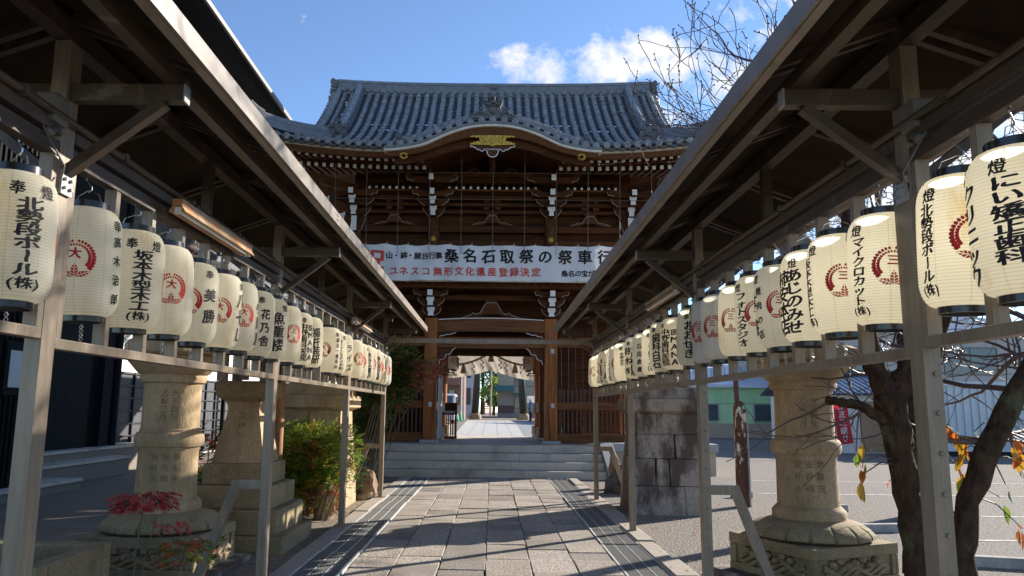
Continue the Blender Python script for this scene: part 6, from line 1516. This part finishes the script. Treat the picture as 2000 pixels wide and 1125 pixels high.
m.tube([(7.2, 12.2, 0), (7.1, 12.2, 1.5), (6.9, 12.1, 3.0), (6.8, 12.0, 4.0)], [.2, .15, .13, .11], 10)
m.build('trunk', bark, t, smooth=True); m = MB()
for d, l, w in (((-.55, .05, .9), 2.5, .06), ((-.3, -.3, 1), 2.5, .06), ((-.62, -.1, .72), 2.35, .05), ((.3, .2, 1), 2.2, .06), ((.6, -.4, .8), 2.2, .05), ((-.2, .6, .9), 2.2, .05), ((-.55, -.6, .9), 2.6, .05)):
    tree_branch(m, r, (6.82, 12.0, 3.7), d, l, w, 4, tips, .5, .08, 6, (2, 3), 6)
for p, d in tips:
    for k in range(2): q = p-d*.1*k+rdir(r)*.015; m.tube([q, q+rdir(r)*.03], [.010, .012], 4)
m.build('branches', twig, t)
m = MB(); r = random.Random(2)
for k in range(420):
    s = r.choice((-1, 1, 1, 1)); x = s*r.uniform(2.1, 4.2) if s > 0 else r.uniform(-3.2, -2.1); y = r.uniform(5.5, 16); a = r.uniform(0, 6.28)
    z = .045 if s < 0 else .012
    if k % 4 == 0: x = r.choice((-1, 1))*r.uniform(1.0, 2.0); z = .052
    leafquad(m, Vector((x, y, z+.006*r.random())), Vector((math.cos(a), math.sin(a), r.uniform(-.05, .3))), Vector((0, 0, 1)), r.uniform(.03, .055), .012, r.choice([4, 5, 5, 3, 5]))
struct(m.build('fallen_leaves', LEAFM, recalc=False), 'stuff')

# ================================================================ LEFT BUILDINGS
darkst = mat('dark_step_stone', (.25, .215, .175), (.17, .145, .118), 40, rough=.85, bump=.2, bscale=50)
t = thing('black_hall', 'tall black clad building with deep overhanging eave and entrance steps', 'building', (-10, 15, 0))
m = MB(); m.b2(-16, -8.1, 2.0, 13.3, 0, 10.2); m.build('wall', blackw, t)
m = MB(); y = 2.0
while y < 13.2: m.b2(-8.098, -8.06, y, y+.05, 0, 10.0); y += .13
m.build('cladding_ribs', blackw, t)
m = MB(); m.b2(-16, -9.4, 13.301, 18.3, 0, 10.2); m.build('wall', blackw, t)
m = MB(); m.b2(-9.398, -9.33, 14.9, 15.03, .4, 4.6); m.build('door_post', greyw, t)
m = MB(); m.b2(-9.398, -9.35, 15.1, 17.0, .62, 3.6); m.build('door', bluew, t)
m = MB(); m.b2(-9.398, -9.25, 17.4, 17.75, .0, 9.9); m.build('corner_panel', bluew, t)
m = MB(); m.tube([(-9.25, 18.0, .3), (-9.25, 18.0, 9.8)], .09, 10); m.build('downpipe', bluew, t)
m = MB(); m.prism([(-16, 10.6), (-6.7, 10.55), (-6.55, 10.65), (-6.55, 10.78), (-16, 10.95)], lambda u, v, k: (u, 23.6 if k else -2, v)); m.build('roof_eave', bluew, t)
m = MB(); m.b2(-6.56, -6.48, -2, 23.6, 10.66, 10.78); m.build('gutter', shadeg, t)
m = MB(); m.b2(-8.04, -8.02, 12.0, 12.62, 1.75, 2.65); nb = m.build('notice_frame', bluew, t); m = MB(); m.b2(-8.018, -8.01, 12.1, 12.5, 1.88, 2.5); m.build('notice_sheet', paperw, nb)
m = MB(); m.b2(-8.03, -7.95, 7.0, 9.0, 2.9, 6.0); m.build('stucco_panel', greyw, t)
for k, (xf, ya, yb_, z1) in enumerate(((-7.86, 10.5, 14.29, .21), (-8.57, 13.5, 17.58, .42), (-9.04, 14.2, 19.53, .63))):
    m = MB(); m.b2(-10, xf, ya, yb_, 0, z1-.06); es = m.build('entrance_step', darkst, t, bevel=.01); m = MB(); m.b2(-10, xf+.03, ya, yb_+.03, z1-.059, z1); m.build('sky_lit_tread', stepst, es, bevel=.012)  # treads paler than risers: sky light on them put into the colour
t = thing('waste_bin', 'small dark waste bin with pale lid by the lattice wall', 'bin', (-9.75, 20.6, 0)); m = MB(); m.lathe([(.3, .0), (.33, .75)], 4, (-9.3, 20.2, 0), rot=rad(45)); m.build('bin_body', shadeg, t, bevel=.02); m = MB(); m.lathe([(.36, .752), (.3, .9)], 4, (-9.3, 20.2, 0), rot=rad(45)); m.build('lid', zinc, t, bevel=.02)
t = thing('plaster_house', 'white plastered house with black lattice boarding beyond the black hall', 'house', (-11, 27, 0))
m = MB(); m.b2(-17, -9.9, 18.31, 33.0, 0, 6.4); m.build('wall', plaster, t)
m = MB(); m.b2(-9.898, -9.86, 18.4, 32.9, .1, 2.5); lp = m.build('lattice_board', lattp, t)
m = MB()
for k in range(18): y = 18.4+k*.85; m.b2(-9.859, -9.80, y-.03, y+.03, .1, 2.5)
for k in range(8): z = .12+k*.335; m.b2(-9.859, -9.815, 18.4, 32.9, z-.02, z+.02)
m.build('battens', latt, lp)
m = MB(); m.tube([(-9.7, 26.5, 0), (-9.7, 26.5, 6.3)], .08, 8); m.build('downpipe', blackw, t)
m = MB(); m.prism([(-17.5, 6.6), (-9.2, 6.42), (-9.2, 6.6), (-13.3, 9.2), (-17.5, 7)], lambda u, v, k: (u, 33.6 if k else 23.7, v)); m.build('roof', tiled, t)
m = MB(); m.b2(-22, -8.6, 36, 44, 0, 7.5); t2 = thing('far_house', 'pale far house beyond the white plastered lattice house', 'house', (-14, 40, 0)); m.build('wall', plaster, t2); m = MB(); m.prism([(-23, 7.51), (-8, 7.51), (-15, 10.5)], lambda u, v, k: (u, 44.5 if k else 35.5, v)); m.build('roof', tiled, t2)

# ================================================================ RIGHT BUILDINGS
t = thing('green_house', 'low mint green building with sliding windows and pale blue roof across the parking lot', 'building', (16, 50, 0))
m = MB(); m.b2(8.4, 25.5, 46.5, 56, .9, 3.2); m.build('wall', greenw, t)
m = MB(); m.b2(8.4, 25.5, 46.52, 56, 0, .9); m.build('plinth_band', tanwall, t)
m = MB(); m.b2(8.35, 25.55, 46.40, 46.495, 2.16, 2.26); m.b2(8.35, 25.55, 46.44, 46.497, 2.261, 3.15); m.build('trim_band', greenb, t)
m = MB(); m.prism([(46.2, 3.2), (56.4, 5.6), (56.4, 5.7), (46.2, 3.32)], lambda u, v, k: (25.9 if k else 8.1, u, v)); m.build('roof', sheetb, t)
m = MB(); m.b2(8.1, 25.9, 46.08, 46.19, 3.14, 3.34); m.build('gutter', sheetb, t)
for a, b in ((12.1, 14.3), (16.6, 19.4), (21.5, 24)):
    m = MB(); f_ = .06
    m.b2(a-f_, b+f_, 46.40, 46.497, 1.02, 1.08); m.b2(a-f_, b+f_, 46.40, 46.497, 2.08, 2.14); m.b2(a-f_, a, 46.40, 46.497, 1.081, 2.079); m.b2(b, b+f_, 46.40, 46.497, 1.081, 2.079); m.b2((a+b)/2-.04, (a+b)/2+.04, 46.42, 46.497, 1.081, 2.079); f = m.build('window', zinc, t)
    m = MB(); m.b2(a, b, 46.45, 46.48, 1.081, 2.079); m.build('pane', glassd, f)
t = thing('tiled_shed', 'low white shed with blue-grey tiled roof and brown double doors', 'shed', (15.5, 32, 0))
m = MB(); m.b2(13.3, 19.2, 30.4, 35, 0, 2.35); m.build('wall', plaster, t)
m = MB(); n = 12
m.grid(lambda a, b: (lerp(13.0, 19.4, a), lerp(29.9, 32.8, b), lerp(2.40, 3.35, b)+.05*math.sin(a*150)), 120, 8); m.grid(lambda a, b: (lerp(13.0, 19.4, a), lerp(35.6, 32.8, b), lerp(2.40, 3.35, b)), 2, 2); m.build('roof', mat('blue_grey_tile', (.20, .23, .30), (.10, .115, .15), 8, rough=.25, spec=.9, stretch=(1, 3, 3)), t)
m = MB(); m.b2(13.0, 19.4, 32.6, 33.0, 3.34, 3.52); m.build('ridge_tiles', tiled, t)
m = MB(); m.b2(15.2, 16.05, 30.33, 30.395, .05, 2.1); m.b2(16.07, 16.95, 30.33, 30.395, .05, 2.1); m.build('double_door', doorb, t)
m = MB(); m.b2(13.35, 13.75, 30.34, 30.395, .7, 2.0); m.build('window', glassd, t)
t = thing('storage_container', 'white corrugated storage container with rust streaks behind the cherry trunks', 'container', (20, 30, 0))
m = MB(); x = 17.0
m.b2(17.0, 27, 28.9, 33, .25, 2.85); cw = m.build('box', contw, t)
m = MB()
while x < 26.9: m.b2(x, x+.16, 28.84, 28.897, .45, 2.7); x += .30
m.build('corrugation', contw, cw)
m = MB(); m.b2(16.95, 27, 28.8, 28.898, .2, .44); m.b2(16.95, 27, 28.8, 28.898, 2.72, 2.9); m.b2(16.95, 17.1, 28.8, 28.898, .441, 2.719); m.build('frame_rail', contw, t)
m = MB(); m.b2(17.3, 26.5, 28.95, 33, 0, .24); m.build('skid', rubber, t)
t = house('grey_house', 'grey house with shuttered upper window above the storage container', 'house', 17.8, 34, 42, 54, 0, 6.2, greyw, [(20.5, 22.5, 3.9, 5.4), (26, 29, 3.9, 5.4)], sheetb, 1.2)
t = house('far_white_house', 'white far house above the tiled shed roof', 'house', 13.0, 19.0, 60, 70, 0, 6.6, plaster, [(15.0, 17, 3.9, 5.2)], tiled, 1.4)
t = thing('shop_flag', 'tall red cloth flag with white lettering in front of the tiled shed', 'flag', (13.55, 29, 0))
m = MB(); m.tube([(14.25, 29, 0), (14.22, 29, 3.2)], .03, 8); m.tube([(14.22, 29, 2.12), (13.4, 29, 2.10)], .012, 6); m.build('pole', zinc, t)
fl = lambda a, b: (lerp(13.62, 14.18, a)-.25*(b)*.6, 29.0+.05*math.sin(a*5+b*4), lerp(.42, 2.1, b)+.08*(a-.5)); m = MB(); m.grid(fl, 8, 16); o = m.build('flag_cloth', flagr, t, smooth=True)
vv = []; ff = []
for i, ch in enumerate('七五三詣り'): cell(vv, ff, ch, 0, .62-.31*i, .30, bold=.02)
m = MB(); m.add([(13.80-u-.25*.6*((v+.9)/1.68)+.07, 28.93-q, 1.26+v) for u, v, q in vv], ff); m.build('lettering', paperw, o, recalc=False)
m = MB(); m.add([(13.55, 28.93, 1.98), (13.72, 28.93, 1.82), (13.89, 28.93, 1.98), (13.72, 28.93, 2.08)], [(0, 1, 2, 3)]); m.build('emblem', ink, o, recalc=False)
# people
def person(label, x, y, z0, face, jm, tm, bag=False, h=1.70, lean=0):
    t = thing('person', label, 'person', (x, y, z0)); k = h/1.7
    bm = bmesh.new(); lay = bm.verts.layers.skin.verify(); D = Vector((math.cos(face), math.sin(face), 0)); S = Vector((-D.y, D.x, 0))
    def V(f, s_, z, r_, prev=None, r2=None):
        v = bm.verts.new(D*f*k+S*s_*k+Vector((0, 0, z*k))); v[lay].radius = (r_*k, (r2 or r_)*k)
        if prev is not None: bm.edges.new((prev, v))
        return v
    pel = V(0, 0, .95, .15, None, .12); pel[lay].use_root = True
    wa = V(0, 0, 1.10, .135, pel); ch = V(.01, 0, 1.30, .155, wa); nk = V(.01, 0, 1.46, .06, ch); hd = V(.03, 0, 1.56, .085, nk); V(.03, 0, 1.65, .08, hd)
    for s_ in (-1, 1):
        a = V(0, s_*.19, 1.38, .07, ch); e = V(-.03, s_*.24, 1.12, .05, a); w = V(.07, s_*.24, .90, .038, e); hnd = V(.10, s_*.235, .82, .04, w)
        for q in range(3): V(.10+.02*q, s_*(.225+.012*q), .75, .011, hnd)
        a = V(0, s_*.10, .86, .10, pel); e = V(.02, s_*.11, .50, .065, a); w = V(0, s_*.11, .10, .05, e); V(.11, s_*.12, .045, .045, w)
    me = bpy.data.meshes.new('body'); bm.to_mesh(me); bm.free(); o = bpy.data.objects.new('body', me); COL.objects.link(o); o.modifiers.new('s', 'SKIN'); o.modifiers.new('u', 'SUBSURF').levels = 2
    me2 = bpy.data.meshes.new_from_object(o.evaluated_get(bpy.context.evaluated_depsgraph_get())); o.modifiers.clear(); o.data = me2; me2.materials.clear()
    for mm in (jm, tm, skin_m, hair, rubber): me2.materials.append(mm)
    for p in me2.polygons:
        c = p.center/k; p.use_smooth = True; f = c.dot(D); s_ = abs(c.dot(S))
        p.material_index = 4 if c.z < .10 else (2 if (c.z < .90 and s_ > .19) else (1 if c.z < .93 else (0 if c.z < 1.46 else (3 if (c.z > 1.63 or (f < .0 and c.z > 1.5)) else 2))))
    o.parent = t
    m = MB(); hc = Vector((x, y, z0))
    for s_ in (-1, 1): p = hc+D*(.112*k)+S*(s_*.03*k)+Vector((0, 0, 1.58*k)); m.lathe([(.001, -.008), (.009, 0), (.001, .008)], 8, p)
    m.build('eyes', ink, t); m = MB(); p = hc+D*(.115*k)+Vector((0, 0, 1.545*k)); m.tube([p+Vector((0, 0, .03)), p+D*.022], [.008, .014], 6); m.build('nose', skin_m, t)
    return t
person('person in navy jacket and dark trousers standing by the white storage container', 20.6, 27.6, 0, rad(-100), jack, trou)
person('person in a blue jacket half hidden by the gate pillars beyond the gate', 2.92, 55, TZ, rad(-160), bluej, trou, h=1.75)
bpy.data.objects.remove(_fo)
for o in list(SC.objects):
    if o.type == 'MESH' and len(o.data.polygons) == 0: bpy.data.objects.remove(o)
